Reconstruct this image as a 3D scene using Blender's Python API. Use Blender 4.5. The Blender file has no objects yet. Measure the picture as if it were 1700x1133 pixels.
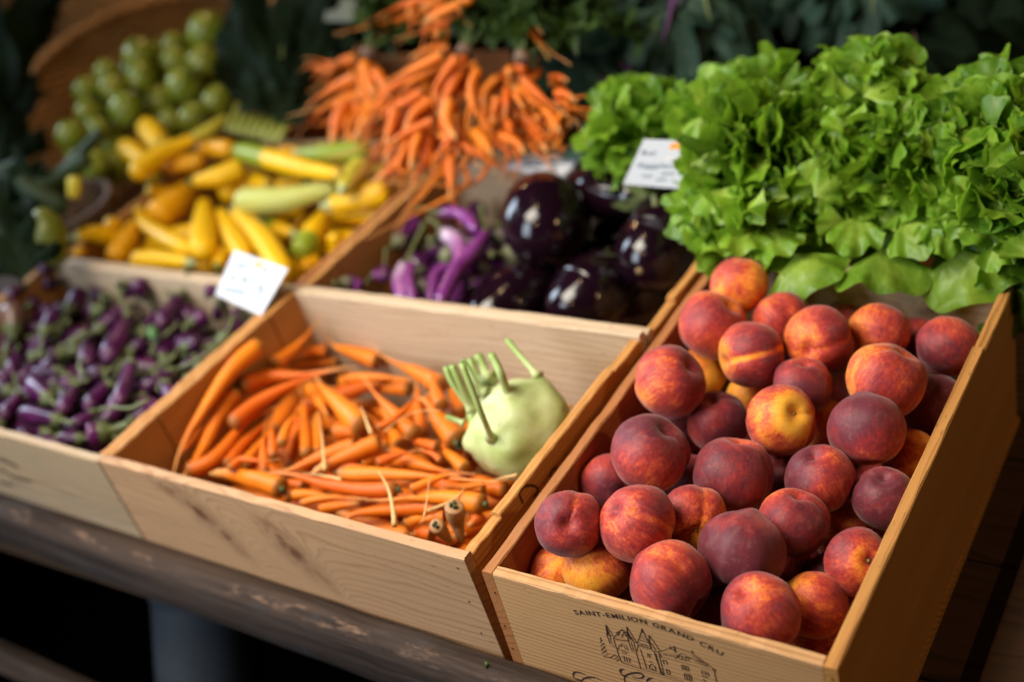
import bpy, bmesh, math, random
import numpy as np
from mathutils import Vector, Matrix, Quaternion, noise as mnoise
random.seed(7); rng = np.random.default_rng(11)
S = bpy.context.scene; COL = S.collection
PI = math.pi

# ------------------------------------------------------------------ camera
F, PW, PH = 2078.0, 1700.0, 1133.0
YAW, PIT, ROL = -0.7306, -0.5648, -0.3254
CAM = np.array([0.6432, -0.5704, 0.95])
FW = np.array([math.sin(YAW)*math.cos(PIT), math.cos(YAW)*math.cos(PIT), math.sin(PIT)])
_r = np.cross(FW, [0, 0, 1]); _r /= np.linalg.norm(_r); _u = np.cross(_r, FW)
RT = math.cos(ROL)*_r + math.sin(ROL)*_u; UP = -math.sin(ROL)*_r + math.cos(ROL)*_u

def ray(px, py): return FW + RT*(px-PW/2)/F - UP*(py-PH/2)/F
def at(px, py, z):
    v = ray(px, py); return CAM + v*((z-CAM[2])/v[2])
def atd(px, py, d): return CAM + ray(px, py)*d
def atp(px, py, o, n):
    v = ray(px, py); o = np.asarray(o); n = np.asarray(n)
    return CAM + v*(((o-CAM)@n)/(v@n))
def depth(p): return float((np.asarray(p)-CAM)@FW)

cd = bpy.data.cameras.new('camera'); cam = bpy.data.objects.new('camera', cd); COL.objects.link(cam)
cam.matrix_world = Matrix(((RT[0], UP[0], -FW[0], CAM[0]), (RT[1], UP[1], -FW[1], CAM[1]), (RT[2], UP[2], -FW[2], CAM[2]), (0, 0, 0, 1)))
cd.sensor_width = 36; cd.lens = F*36/PW; cd.clip_start = .02; cd.clip_end = 60
cd.dof.use_dof = True; cd.dof.focus_distance = 1.11; cd.dof.aperture_fstop = 2.0; cd.dof.aperture_blades = 9
S.camera = cam

# ------------------------------------------------------------------ materials
class NB:
    def __init__(s, name):
        s.m = bpy.data.materials.new(name); s.m.use_nodes = True; s.t = s.m.node_tree
        s.b = s.t.nodes['Principled BSDF']; s.out = s.t.nodes['Material Output']
    def put(s, sock, v):
        if isinstance(v, bpy.types.NodeSocket): s.t.links.new(v, sock)
        elif isinstance(v, (tuple, list)) and len(v) == 3 and sock.type == 'RGBA': sock.default_value = (*v, 1)
        else: sock.default_value = v
    def n(s, typ, ins=None, **props):
        d = s.t.nodes.new('ShaderNode'+typ)
        for k, v in props.items(): setattr(d, k, v)
        for k, v in (ins or {}).items(): s.put(d.inputs[k], v)
        return d
    def ma(s, op, a, b=0.0, c=None, clamp=False):
        d = s.n('Math', {0: a, 1: b}, operation=op, use_clamp=clamp)
        if c is not None: s.put(d.inputs[2], c)
        return d.outputs[0]
    def vm(s, op, a, b=(0, 0, 0)):
        d = s.n('VectorMath', {0: a, 1: b}, operation=op); return d.outputs[0]
    def obj(s): return s.n('TexCoord').outputs['Object']
    def rnd(s): return s.n('ObjectInfo').outputs['Random']
    def attr(s, name, typ='GEOMETRY', out='Fac'):
        return s.n('Attribute', attribute_name=name, attribute_type=typ).outputs[out]
    def noise(s, v, scale=5., detail=3., rough=.55, out='Fac', dist=0.):
        return s.n('TexNoise', {'Vector': v, 'Scale': scale, 'Detail': detail, 'Roughness': rough, 'Distortion': dist}).outputs[out]
    def ramp(s, f, stops, interp='LINEAR'):
        d = s.n('ValToRGB', {0: f}); r = d.color_ramp; r.interpolation = interp
        while len(r.elements) < len(stops): r.elements.new(.5)
        for e, (p, c) in zip(r.elements, stops):
            e.position = p; e.color = (*c, 1) if not isinstance(c, (int, float)) else (c, c, c, 1)
        return d.outputs[0]
    def mix(s, f, a, b, blend='MIX'):
        d = s.n('Mix', data_type='RGBA', blend_type=blend)
        s.put(d.inputs[0], f); s.put(d.inputs[6], a); s.put(d.inputs[7], b); return d.outputs[2]
    def mapr(s, f, a, b, c=0., d=1.):
        return s.n('MapRange', {0: f, 1: a, 2: b, 3: c, 4: d}, interpolation_type='SMOOTHSTEP').outputs[0]
    def scale(s, v, k): return s.vm('MULTIPLY', v, k)
    def shift(s, v, k=37.0):
        c = s.n('CombineXYZ', {0: s.ma('MULTIPLY', s.rnd(), k), 1: s.ma('MULTIPLY', s.rnd(), k*1.7), 2: s.ma('MULTIPLY', s.rnd(), k*.6)}).outputs[0]
        return s.vm('ADD', v, c)
    def bump(s, h, strength=.3, dist=.002):
        s.put(s.b.inputs['Normal'], s.n('Bump', {'Height': h, 'Strength': strength, 'Distance': dist}).outputs[0])
    def fin(s, color=None, rough=None, **kw):
        if color is not None: s.put(s.b.inputs['Base Color'], color)
        if rough is not None: s.put(s.b.inputs['Roughness'], rough)
        for k, v in kw.items(): s.put(s.b.inputs[k.replace('_', ' ')], v)
        return s.m

def wood(name, base, dark, K=95., knots=(), warp=1.6, contrast=.75, grey=.0, rough=.62, fibre=.3, pores=True):
    """X runs along the grain. knots: (x, z, angle, half length, half width)"""
    b = NB(name); o = b.obj(); p = b.shift(o, 5.)
    w = b.noise(b.scale(p, (2.2, 11., 11.)), 1., 3.)
    xyz = b.n('SeparateXYZ', {0: o}).outputs
    u = b.ma('ADD', b.ma('MULTIPLY', xyz[2], K), b.ma('MULTIPLY', xyz[1], K*.7))
    u = b.ma('ADD', u, b.ma('MULTIPLY', w, warp*5))
    kn = None
    for (kx, kz, ang, ln, wd) in knots:
        q = b.n('Mapping', {'Location': (0, 0, 0), 'Rotation': (0, ang, 0), 'Scale': (1, 0, 1)}, vector_type='POINT')
        b.put(q.inputs['Vector'], b.vm('SUBTRACT', o, (kx, 0, kz)))
        wob = b.scale(b.vm('SUBTRACT', b.noise(b.scale(o, (60, 60, 60)), 1., 2., out='Color'), (.5, .5, .5)), (.006, 0, .006))
        q2 = b.vm('ADD', q.outputs[0], wob)
        d = b.n('VectorMath', {0: b.scale(q2, (1/ln, 0, 1/wd))}, operation='LENGTH').outputs['Value']
        u = b.ma('ADD', u, b.ma('MULTIPLY', b.ma('POWER', 2.718, b.ma('MULTIPLY', b.ma('MULTIPLY', d, d), -.25)), 4.0))
        k = b.ma('MULTIPLY', b.mapr(d, 1.25, .30), b.mapr(b.noise(b.scale(o, (50, 90, 90)), 1., 4., .7), .30, .62))
        halo = b.ma('MULTIPLY', b.mapr(d, 2.6, .7), b.mapr(b.noise(b.scale(o, (25, 60, 60)), 1., 4., .7), .3, .75, .12, .62))
        k = b.ma('MAXIMUM', k, halo)
        kn = k if kn is None else b.ma('MAXIMUM', kn, k)
    s = b.ma('FRACT', u)
    ring = b.ramp(s, [(0., 0.), (.55, .18), (.84, 1.), (.93, .2), (1., 0.)])
    amp = b.mapr(b.noise(b.scale(p, (1.3, 22, 22)), 1., 2.), .3, .7, .25, 1.)
    f = b.ma('MULTIPLY', b.ma('MULTIPLY', ring, amp), contrast)
    fib = b.noise(b.scale(p, (18, 700, 700)), 1., 3.)
    f = b.ma('ADD', f, b.ma('MULTIPLY', b.ma('SUBTRACT', fib, .5), fibre*1.5), clamp=True)
    c = b.mix(f, base, dark)
    tone = b.noise(b.scale(p, (3, 9, 9)), 1., 3.)
    c = b.mix(b.mapr(tone, .3, .75, 0., .5), c, tuple(x*.72 for x in base))
    if pores:
        pr = b.noise(b.scale(p, (90, 420, 420)), 1., 1.)
        c = b.mix(b.mapr(pr, .70, .76, 0., .55), c, tuple(x*.5 for x in dark))
    if grey > 0:
        g = b.noise(b.scale(p, (5, 30, 30)), 1., 4.)
        c = b.mix(b.mapr(g, .42, .72, 0., grey), c, (.16, .155, .15))
    if kn is not None:
        kc = b.mix(b.noise(b.scale(o, (80, 200, 200)), 1., 3.), (.175, .062, .024), (.050, .017, .008))
        c = b.mix(kn, c, kc)
    b.bump(b.ma('ADD', fib, b.ma('MULTIPLY', ring, .4)), .22, .0006)
    return b.fin(c, rough, Specular_IOR_Level=.3)

def plain(name, c, rough=.6, nscale=30., var=.35, **kw):
    b = NB(name); f = b.noise(b.shift(b.obj()), nscale, 4.)
    return b.fin(b.mix(f, tuple(x*(1-var) for x in c), tuple(min(1, x*(1+var)) for x in c)), rough, **kw)

M = {}
PALE, PALED = (.55, .42, .285), (.27, .145, .065)
M['pine'] = wood('pine', PALE, PALED, 100., contrast=.8)
M['pine_front'] = wood('pine_knotty', (.46, .270, .140), (.21, .092, .034), 105., contrast=.85,
    knots=((.150, .166, -.80, .027, .0125), (.283, .148, -.86, .031, .0135), (.180, .134, -1.0, .022, .0090), (.312, .116, -.95, .015, .0050), (.118, .186, -.4, .02, .006)))
M['pine_stripe'] = wood('pine_striped', (.52, .29, .125), (.20, .070, .018), 190., warp=.8, contrast=1.)
M['pine_warm'] = wood('pine_warm', (.50, .235, .064), (.20, .070, .014), 150., warp=.8, contrast=1.)
M['pine_red'] = wood('pine_reddish', (.38, .15, .05), (.19, .06, .018), 90., contrast=.8)
M['pine_back'] = wood('pine_back', (.56, .42, .28), (.36, .21, .11), 60., contrast=.9, knots=((.235, .150, .2, .009, .005), (.12, .10, .1, .012, .006)), warp=2.4)
M['pine_grey'] = wood('pine_weathered', (.42, .295, .170), (.20, .105, .045), 85., contrast=.95, grey=.45)
M['plank'] = wood('old_plank', (.075, .040, .020), (.022, .011, .006), 55., contrast=.9, rough=.7, grey=.0)
def rail_mat():
    b = NB('old_rail'); o = b.obj(); z = b.n('SeparateXYZ', {0: o}).outputs
    g = b.noise(b.scale(o, (3, 60, 60)), 1., 5., .7); f = b.noise(b.scale(o, (12, 260, 260)), 1., 4., .6); d = b.noise(b.scale(o, (7, 22, 22)), 1., 5., .65)
    c = b.mix(b.mapr(g, .3, .7), (.018, .012, .0095), (.066, .043, .032)); c = b.mix(b.mapr(f, .55, .75, 0., .6), c, (.016, .012, .011))
    c = b.mix(b.mapr(d, .5, .75, 0., .55), c, (.066, .060, .060))
    w = b.ma('MULTIPLY', b.mapr(z[2], .058, .067), b.mapr(b.ma('ADD', z[1], 0.), -.012, -.021)); w = b.ma('MULTIPLY', w, b.mapr(b.noise(b.scale(o, (16, 60, 60)), 1., 5., .7),   .52, .66))
    c = b.mix(b.ma('MULTIPLY', w, .55), c, (.27, .165, .11)); b.bump(b.ma('ADD', g, f), .6, .002)
    return b.fin(c, .85, Specular_IOR_Level=.18)
M['rail'] = rail_mat()
M['worn'] = wood('worn_edge', (.30, .17, .10), (.10, .06, .045), 60., contrast=.8, grey=.3)
M['ink'] = plain('printing_ink', (.032, .012, .008), .7, 400)

# ------------------------------------------------------------------ mesh helpers
def link(name, me, mat=None, parent=None, smooth=True):
    o = bpy.data.objects.new(name, me); COL.objects.link(o)
    if mat is not None and not me.materials: me.materials.append(mat)
    if parent is not None: o.parent = parent
    if smooth and len(me.polygons): me.polygons.foreach_set('use_smooth', [True]*len(me.polygons))
    return o
def mesh(name, v, f, attrs=None):
    me = bpy.data.meshes.new(name); me.from_pydata([tuple(map(float, x)) for x in v], [], f); me.update()
    for k, a in (attrs or {}).items():
        at_ = me.attributes.new(k, 'FLOAT', 'POINT'); at_.data.foreach_set('value', np.asarray(a, dtype=np.float32))
    return me
def tag(o, label, cat, group=None, kind=None):
    o['label'] = label; o['category'] = cat
    if group: o['group'] = group
    if kind: o['kind'] = kind
    return o
def struct(o): o['kind'] = 'structure'; return o
def empty(name, loc=(0, 0, 0), rot=None):
    o = bpy.data.objects.new(name, None); COL.objects.link(o); o.location = loc; o.empty_display_size = .02
    if rot is not None: o.rotation_euler = rot
    return o
def copy_tree(o, parent=None):
    c = o.copy(); COL.objects.link(c)
    if parent is not None: c.parent = parent
    for ch in [x for x in list(o.children)]: copy_tree(ch, c)
    return c

def catmull(P, n):
    P = [np.asarray(p, float) for p in P]
    if len(P) == 2: P = [P[0], (P[0]*2+P[1])/3, (P[0]+P[1]*2)/3, P[1]]
    Q = [2*P[0]-P[1]] + P + [2*P[-1]-P[-2]]
    out = []
    k = len(P)-1
    L = np.array([np.linalg.norm(P[i+1]-P[i]) for i in range(k)]); C = np.concatenate([[0], np.cumsum(L)])/L.sum()
    for t in n:
        i = min(k-1, int(np.searchsorted(C, t, 'right')-1)); i = max(i, 0)
        s = (t-C[i])/max(1e-9, C[i+1]-C[i])
        a, b, c, d = Q[i], Q[i+1], Q[i+2], Q[i+3]
        out.append(.5*((2*b)+(-a+c)*s+(2*a-5*b+4*c-d)*s*s+(-a+3*b-3*c+d)*s**3))
    return np.array(out)
def tubedata(P, rad, ts, nseg=12, lump=.0, seed=0, ridge=0, ridge_amp=0., closed=True):
    """swept tube: P control points, rad(t) radius; returns verts, faces, along"""
    C = catmull(P, ts); n = len(C)
    T = np.gradient(C, axis=0); T /= np.linalg.norm(T, axis=1)[:, None]+1e-12
    a = np.array([0, 0, 1.]) if abs(T[0][2]) < .9 else np.array([1., 0, 0])
    N = np.cross(T[0], a); N /= np.linalg.norm(N)
    V, A = [], []
    rs = np.random.default_rng(seed); ph = rs.random(6)*6.28
    for i in range(n):
        N = N-T[i]*(N@T[i]); N /= np.linalg.norm(N); B = np.cross(T[i], N); t = ts[i]
        for j in range(nseg):
            q = 2*PI*j/nseg
            r = rad(t)
            r *= 1+lump*(math.sin(9*t+ph[0]+q)+.6*math.sin(21*t+ph[1]-2*q)+.5*math.sin(37*t+ph[2]+q))
            if ridge: r *= 1+ridge_amp*math.cos(ridge*q)
            V.append(C[i]+r*(math.cos(q)*N+math.sin(q)*B)); A.append(t)
    Fc = []
    for i in range(n-1):
        for j in range(nseg):
            k = (j+1) % nseg
            Fc.append((i*nseg+j, i*nseg+k, (i+1)*nseg+k, (i+1)*nseg+j))
    if closed:
        Fc.append(tuple(range(nseg-1, -1, -1))); Fc.append(tuple((n-1)*nseg+j for j in range(nseg)))
    return V, Fc, A
def cosine_ts(n): return [.5-.5*math.cos(PI*i/(n-1)) for i in range(n)]
class MB:
    def __init__(s): s.v, s.f, s.a = [], [], []
    def add(s, v, f, a=None):
        k = len(s.v); s.v += [tuple(x) for x in v]; s.f += [tuple(i+k for i in q) for q in f]; s.a += list(a) if a is not None else [0.]*len(v)
    def tube(s, P, r, n=8, nseg=6, **kw):
        rad = r if callable(r) else (lambda t: r)
        s.add(*tubedata(P, rad, [i/(n-1) for i in range(n)], nseg, **kw))
    def box(s, x0, x1, y0, y1, z0, z1):
        v = [(x, y, z) for x in (x0, x1) for y in (y0, y1) for z in (z0, z1)]
        s.add(v, [(0, 1, 3, 2), (4, 6, 7, 5), (0, 4, 5, 1), (2, 3, 7, 6), (0, 2, 6, 4), (1, 5, 7, 3)])
    def build(s, name, mat, parent=None, smooth=True, origin=None):
        v = np.array(s.v)
        if origin is not None: v = v-np.asarray(origin)
        o = link(name, mesh(name, v, s.f, {'along': s.a}), mat, parent, smooth)
        if origin is not None: o.location = origin
        return o

# ------------------------------------------------------------------ crates
def panel(L, T, Hh, notches=(), grooves=(), seed=0, jit=.0011):
    """board of length L (x), thickness T (y), height Hh (z) with worn edges; notches (x0,x1,drop); grooves (x,w,depth) on +y face"""
    r = np.random.default_rng(seed)
    xs = set(np.linspace(0, L, 26))
    for a, b, d in notches: xs |= {a, a+.0004, b-.0004, b}
    for x, w, d in grooves: xs |= {x-w/2-.0003, x-w/2, x+w/2, x+w/2+.0003}
    xs = sorted(x for x in xs if 0 <= x <= L)
    e = .0013; V, Fc = [], []
    for x in xs:
        top = Hh+r.normal(0, jit*.5)
        for a, b, d in notches:
            if a+.0002 < x < b-.0002: top -= d
        yb = T
        for gx, w, d in grooves:
            if abs(x-gx) <= w/2+.0001: yb -= d
        ee = e*(.6+.8*r.random())
        V += [(x, 0, 0), (x, 0, top-ee), (x, ee, top), (x, yb-ee, top), (x, yb, top-ee), (x, yb, 0)]
    n = 6
    for i in range(len(xs)-1):
        for j in range(n):
            k = (j+1) % n; Fc.append((i*n+j, (i+1)*n+j, (i+1)*n+k, i*n+k))
    Fc.append(tuple(range(n))); Fc.append(tuple((len(xs)-1)*n+j for j in range(n-1, -1, -1)))
    me = mesh('panel', V, Fc)
    bm = bmesh.new(); bm.from_mesh(me); bmesh.ops.recalc_face_normals(bm, faces=bm.faces); bm.to_mesh(me); bm.free()
    return me
TH = .0115
def crate(label, mtx, w, d, h, mats, front_over=True, side_notch=((), ()), side_groove=((), ()), back_notch=(), seed=0, group='pine wine crates set out on the table', lefth=0.):
    root = empty('wooden_crate'); root.matrix_world = mtx
    tag(root, label, 'crate', group)
    mf, mb, ml, mr = mats
    def part(name, me, m, loc, rz=0):
        o = link(name, me, m, root, smooth=False); o.location = loc; o.rotation_euler = (0, 0, rz); return o
    x0, x1 = (0, w) if front_over else (TH+.0004, w-TH-.0004)
    fp = part('front_panel', panel(x1-x0, TH, h, seed=seed), mf, (x0, 0, 0))
    part('back_panel', panel(x1-x0, TH, h, notches=back_notch, seed=seed+1), mb, (x0, d-TH, 0))
    y0, y1 = (TH+.0004, d-TH-.0004) if front_over else (0, d)
    # side boards run along y: local x -> world y ; local y -> world -x
    part('side_panel', panel(y1-y0, TH, h-.0006, side_notch[0], (), seed=seed+2), ml, (TH, y0, 0), PI/2) if not side_groove[0] else \
        part('side_panel', panel(y1-y0, TH, h-.0006, side_notch[0], side_groove[0], seed=seed+2), ml, (0, y1, 0), -PI/2)
    part('side_panel', panel(y1-y0, TH, h-.0006, side_notch[1], (), seed=seed+3), mr, (w, y0, 0), PI/2)
    bb = MB(); bb.box(TH+.0005, w-TH-.0005, TH+.0005, d-TH-.0005, .002, .010); bb.build('base_board', M['pine_red'], root, False)
    return root, fp
# ------------------------------------------------------------------ setting and table
TZ = -.013                                     # table surface
def bx(name, b, mat, parent=None, bev=0., seed=0):
    m = MB(); m.box(*b); c = ((b[0]+b[1])/2, (b[2]+b[3])/2, (b[4]+b[5])/2)
    o = m.build(name, mat, parent, False, origin=c)
    if bev:
        bm = bmesh.new(); bm.from_mesh(o.data)
        bmesh.ops.bevel(bm, geom=list(bm.edges), offset=bev, segments=2, affect='EDGES', profile=.5)
        bm.to_mesh(o.data); bm.free()
    return o
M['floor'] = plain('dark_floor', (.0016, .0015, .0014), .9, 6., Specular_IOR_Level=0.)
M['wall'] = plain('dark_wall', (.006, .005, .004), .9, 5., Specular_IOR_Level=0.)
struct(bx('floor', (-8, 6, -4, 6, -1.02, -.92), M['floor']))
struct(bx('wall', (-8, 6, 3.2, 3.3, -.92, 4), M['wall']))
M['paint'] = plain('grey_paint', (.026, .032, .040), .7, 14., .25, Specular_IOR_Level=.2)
PSI = -.022
table = empty('display_table', (-.5, .5, TZ)); tag(table, 'rough dark wooden market table with a raised front rail that carries every crate', 'table')
Tm = Matrix.Rotation(PSI, 4, 'Z')
def wmat(o):
    b = Matrix.LocRotScale(o.location, o.rotation_quaternion if o.rotation_mode == 'QUATERNION' else o.rotation_euler, o.scale)
    return b if o.parent is None else wmat(o.parent) @ o.matrix_parent_inverse @ b
def onto(o, par):                               # parent keeping the place
    o.parent = par; o.matrix_parent_inverse = wmat(par).inverted(); return o
bpy.context.view_layer.update()
gx = np.linspace(-2.0, .385, 2)
for i in range(9):                              # planks run along x
    y0 = .005+i*.155
    o = bx('plank', (-2.0, .3855, y0, y0+.1525, TZ-.03, TZ), M['plank'], None, .0025); onto(o, table)
# front rail
def rail_mesh():
    m = MB(); n = 120; xs = np.linspace(-1.7, .62, n); r = np.random.default_rng(3)
    prof = [(0., -.03), (0., .0686), (-.020, .0688), (-.025, .0665), (-.030, .061), (-.0325, .052), (-.034, .004), (-.031, -.002), (-.026, -.004)]
    V, Fc = [], []; k = len(prof)
    for x in xs:
        wv = .0012*mnoise.noise((x*14, 0, 0)); w2 = .002*mnoise.noise((x*30, 3, 0))
        for j, (y, z) in enumerate(prof):
            a = .0 if j in (0,) else (w2 if j in (3, 4, 5) else wv)
            V.append((x, y+a*.8, z+a*.6))
    for i in range(n-1):
        for j in range(k):
            q = (j+1) % k; Fc.append((i*k+j, i*k+q, (i+1)*k+q, (i+1)*k+j))
    m.add(V, Fc); return m
rl = rail_mesh().build('front_rail', M['rail'], None, True)
rl.location = (0, -.0015, 0); rl.rotation_euler = (0, 0, -.0307); onto(rl, table)
o = bx('side_rail', (.3875, .47, -.05, 1.4, TZ-.04, .006), M['plank'], None, .003); onto(o, table)
o = bx('table_leg', (.30, .37, .02, .09, -.92, TZ-.032), M['plank'], None, .004); onto(o, table)
o = bx('table_leg', (-1.95, -1.88, .02, .09, -.92, TZ-.032), M['plank'], None, .004); onto(o, table)
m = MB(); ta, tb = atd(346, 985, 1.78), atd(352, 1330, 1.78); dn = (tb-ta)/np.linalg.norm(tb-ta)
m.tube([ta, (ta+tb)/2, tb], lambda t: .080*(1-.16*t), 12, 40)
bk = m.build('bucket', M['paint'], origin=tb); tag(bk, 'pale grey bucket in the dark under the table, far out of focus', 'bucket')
m = MB(); m.tube([ta-dn*.006, ta+dn*.004], lambda t: .0825, 3, 40); onto(m.build('rim', M['paint'], origin=ta), bk)
m = MB(); a_, b_ = atd(-60, 1062, 1.9), atd(150, 1160, 1.72); m.tube([a_+(a_-b_)*3, a_, b_, b_+(b_-a_)*6.], .022, 8, 4)
tag(m.build('plank', M['rail'], origin=b_, smooth=False), 'dark brown plank in the shadow under the table at the lower left', 'plank')

# ------------------------------------------------------------------ crates
def RX(a): return Matrix.Rotation(a, 4, 'X')
def RY(a): return Matrix.Rotation(a, 4, 'Y')
def RZ(a): return Matrix.Rotation(a, 4, 'Z')
CW, CD, CH = .536, .356, .1965-TZ
mP = RX(-.0073) @ RY(.0359)
mC = Matrix.Translation((-.5476, .0153, TZ)) @ RZ(PSI)
rowdir = np.array([math.cos(PSI), math.sin(PSI)]); rowup = np.array([-math.sin(PSI), math.cos(PSI)])
pA = np.array([-.5476, .0153])-rowdir*(CW+.004); pE = np.array([-.5476, .0153])+rowup*(CD+.003)+rowdir*.001; pZ = pA+rowup*(CD+.003)
crC, fpC = crate('pale pine crate of loose carrots with two dark knots on its front board', mC, CW, CD, CH,
    (M['pine_front'], M['pine'], M['pine_warm'], M['pine_warm']), True,
    side_notch=((), ((-.01, .050, .004), (.275, .40, .004))),
    side_groove=(((.050, .003, .004), (.258, .003, .004)), ()), seed=1)
crA, fpA = crate('pale pine crate of small purple eggplants at the left end of the front row', Matrix.Translation((*pA, TZ)) @ RZ(PSI), CW, CD, CH-.003,
    (M['pine_grey'], M['pine'], M['pine_warm'], M['pine_warm']), True, seed=11)
crE, fpE = crate('pine crate of big black eggplants behind the loose carrots', Matrix.Translation((*pE, TZ)) @ RZ(PSI), CW, .348, CH-.006,
    (M['pine'], M['pine_back'], M['pine_warm'], M['pine_warm']), True,
    side_notch=((), ((-.01, .055, .005),)), side_groove=(((.262, .003, .003),), ()), seed=21)
crZ, fpZ = crate('pine crate heaped with yellow summer squash', Matrix.Translation((*pZ, TZ)) @ RZ(PSI), CW, .348, CH-.008,
    (M['pine'], M['pine_warm'], M['pine_warm'], M['pine_red']), True, seed=31)
PWd, PDp, PHt = .330, .529, .190
crP, fpP = crate('deep pine wine crate of peaches with a castle and dark lettering printed on its front', mP, PWd, PDp, PHt,
    (M['pine_stripe'], M['pine_back'], M['pine_red'], M['pine_warm']), False,
    side_notch=((), ((.415, .54, .004),)), seed=41)
bb = MB(); bb.box(-.003, PWd+.003, .0005, PDp+.002, -.0006, .0095); bb.build('bottom_board', M['pine_warm'], crP, False)
# crate under the lettuces and crate under the bunched carrots
def nails(par, pts, n, o):
    m = MB()
    for (x, y) in pts:
        c = atp(x, y, o, n); m.tube([c-n*.0008, c+n*.0004], lambda t: .0011, 3, 8)
    inkpart(m, 'nail', par, M['nail'], n, .0001)
M['nail'] = plain('nail_head', (.05, .04, .035), .45, 200, Metallic=.6)
crL, _ = crate('pine crate hidden under the pile of lettuces', Matrix.Translation((-.03, .545, TZ)), .50, .40, .17, (M['pine_grey'],)*4, True, seed=51)
crB, _ = crate('pine crate carrying the bunched carrots at the back', Matrix.Translation((-.93, .745, TZ)), .56, .33, .215, (M['pine_grey'], M['pine_red'], M['pine_red'], M['pine_red']), True, seed=61)
bpy.context.view_layer.update()

# ---- ink on the crates
def ribbon(m, P, w, n):
    """flat ink stroke through 3D points lying in a plane with normal n"""
    P = [np.asarray(p, float) for p in P]; n = np.asarray(n, float)
    V = []; k = len(P)
    for i in range(k):
        a = P[max(0, i-1)]; b = P[min(k-1, i+1)]; t = b-a; t /= np.linalg.norm(t)+1e-12
        s = np.cross(n, t); ww = w[i] if hasattr(w, '__len__') else w
        V += [P[i]-s*ww/2, P[i]+s*ww/2]
    m.add(V, [(2*i, 2*i+1, 2*i+3, 2*i+2) for i in range(k-1)])
def inkpart(m, name, parent, mat, n, lift=.0004):
    v = np.array(m.v)+np.asarray(n)*lift
    o = link(name, mesh(name, v, m.f), mat, None, False); onto(o, parent); return o
nP = np.array((mP.to_3x3() @ Vector((0, -1, 0)))); oP = np.zeros(3)
def zP(x, y): return atp(930+x/5.862, 1000+y/5.862, oP, nP)
strokes = '''
8 390,345 402,378 386,396 430,402 392,428 440,432 400,468 452,470 404,505 470,506 420,535 500,546
7 490,540 540,512 560,532 520,560 582,552 550,577
9 445,222 456,270 455,325
4 445,222 480,275 515,328
10 448,240 460,315 480,320 455,260
4 455,325 485,405 535,440
4 485,330 492,380 508,402
4 455,325 512,330
5 515,352 600,265 660,335
9 515,354 590,372 662,380
5 520,362 545,440 570,520 600,590
4 600,590 690,620 780,652 900,685 1000,712 1100,742 1200,776
5 600,265 640,290 662,330
8 560,330 580,290 600,345 622,290 645,340
5 540,300 600,275 640,300
8 648,240 655,300 664,380
5 648,240 700,325 750,405
7 655,290 690,370
4 665,310 715,380
4 672,352 735,400
4 665,380 680,430 700,480 742,490 760,420
4 690,388 716,476
4 716,395 738,480
5 740,490 762,570 785,650
5 780,460 810,550 842,652
8 795,255 800,300
5 797,262 770,350 750,402
5 797,262 840,350 890,452
9 750,415 820,440 888,456
4 770,400 860,430
3 785,350 850,375
3 780,370 862,402
3 790,325 835,345
4 790,420 792,405 805,425 812,408 826,430 836,414 846,436
8 865,322 868,380 882,452
5 865,322 920,400 972,482
6 885,400 930,470
5 885,460 912,480 945,580 1000,712
5 955,485 985,600 1012,712
6 930,500 955,600 980,700
5 912,480 972,484
4 975,482 1050,455 1112,435
4 1110,440 1200,470 1290,500
5 1290,502 1400,580 1515,665
6 970,500 990,540
5 1500,680 1512,730 1522,778
8 1480,655 1515,668 1500,682
9 1065,430 1082,462
12 1108,428 1122,492
7 1070,455 1120,470
8 1278,470 1292,502
5 1120,550 1175,500 1225,520 1262,580
5 1150,545 1155,520
7 1160,555 1190,560 1240,575
5 1185,530 1190,560
5 1215,540 1225,572
3 1000,500 1130,520 1280,550
3 1000,512 1130,536
3 1240,530 1390,590
3 1290,550 1430,620
3 1330,545 1440,620
3 1280,520 1360,565
3 1300,575 1450,640
4 565,470 572,425 600,405 640,420 665,475
4 590,440 600,420 620,425 640,465
6 590,470 660,495
6 600,490 650,505
5 600,525 690,556
5 620,535 630,580
5 645,545 655,585
5 672,552 680,592
5 848,500 856,536
5 850,505 866,505
5 868,508 876,542
5 870,512 886,512
8 865,575 900,590
6 870,650 868,622 890,605 920,622 932,672
5 890,640 905,660
7 880,655 930,670
5 1000,560 1012,606
5 1005,565 1024,570
5 1032,566 1044,612
5 1030,648 1044,694
5 1036,655 1052,660
5 1056,656 1072,702
4 1030,690 1075,706
9 1370,668 1440,690
7 1375,680 1388,705
7 1410,690 1420,715
7 1440,690 1446,722
9 1380,720 1440,735
9 1390,752 1420,775
5 1180,615 1192,660
5 1200,618 1212,660
5 1222,625 1232,668
5 1245,632 1256,672
5 1180,612 1250,632
5 1192,652 1260,672
5 1206,695 1216,745
5 1228,700 1238,750
5 1250,705 1262,758
5 1272,712 1284,768
5 1206,695 1275,712
5 1216,745 1285,768
'''
castle = MB()
for ln in strokes.strip().split('\n'):
    q = ln.split(); w = (float(q[0])+3.6)/5.862*1.06/F
    ribbon(castle, [zP(*map(float, p.split(','))) for p in q[1:]], w, nP)
for i in range(26):                                             # dotted eaves
    t = i/25; x, y = 990+t*510, 533+t*138
    ribbon(castle, [zP(x, y), zP(x+9, y+2.5)], 8/5.862*1.06/F, nP)
inkpart(castle, 'castle_print', fpP, M['ink'], nP)
script = MB()
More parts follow.
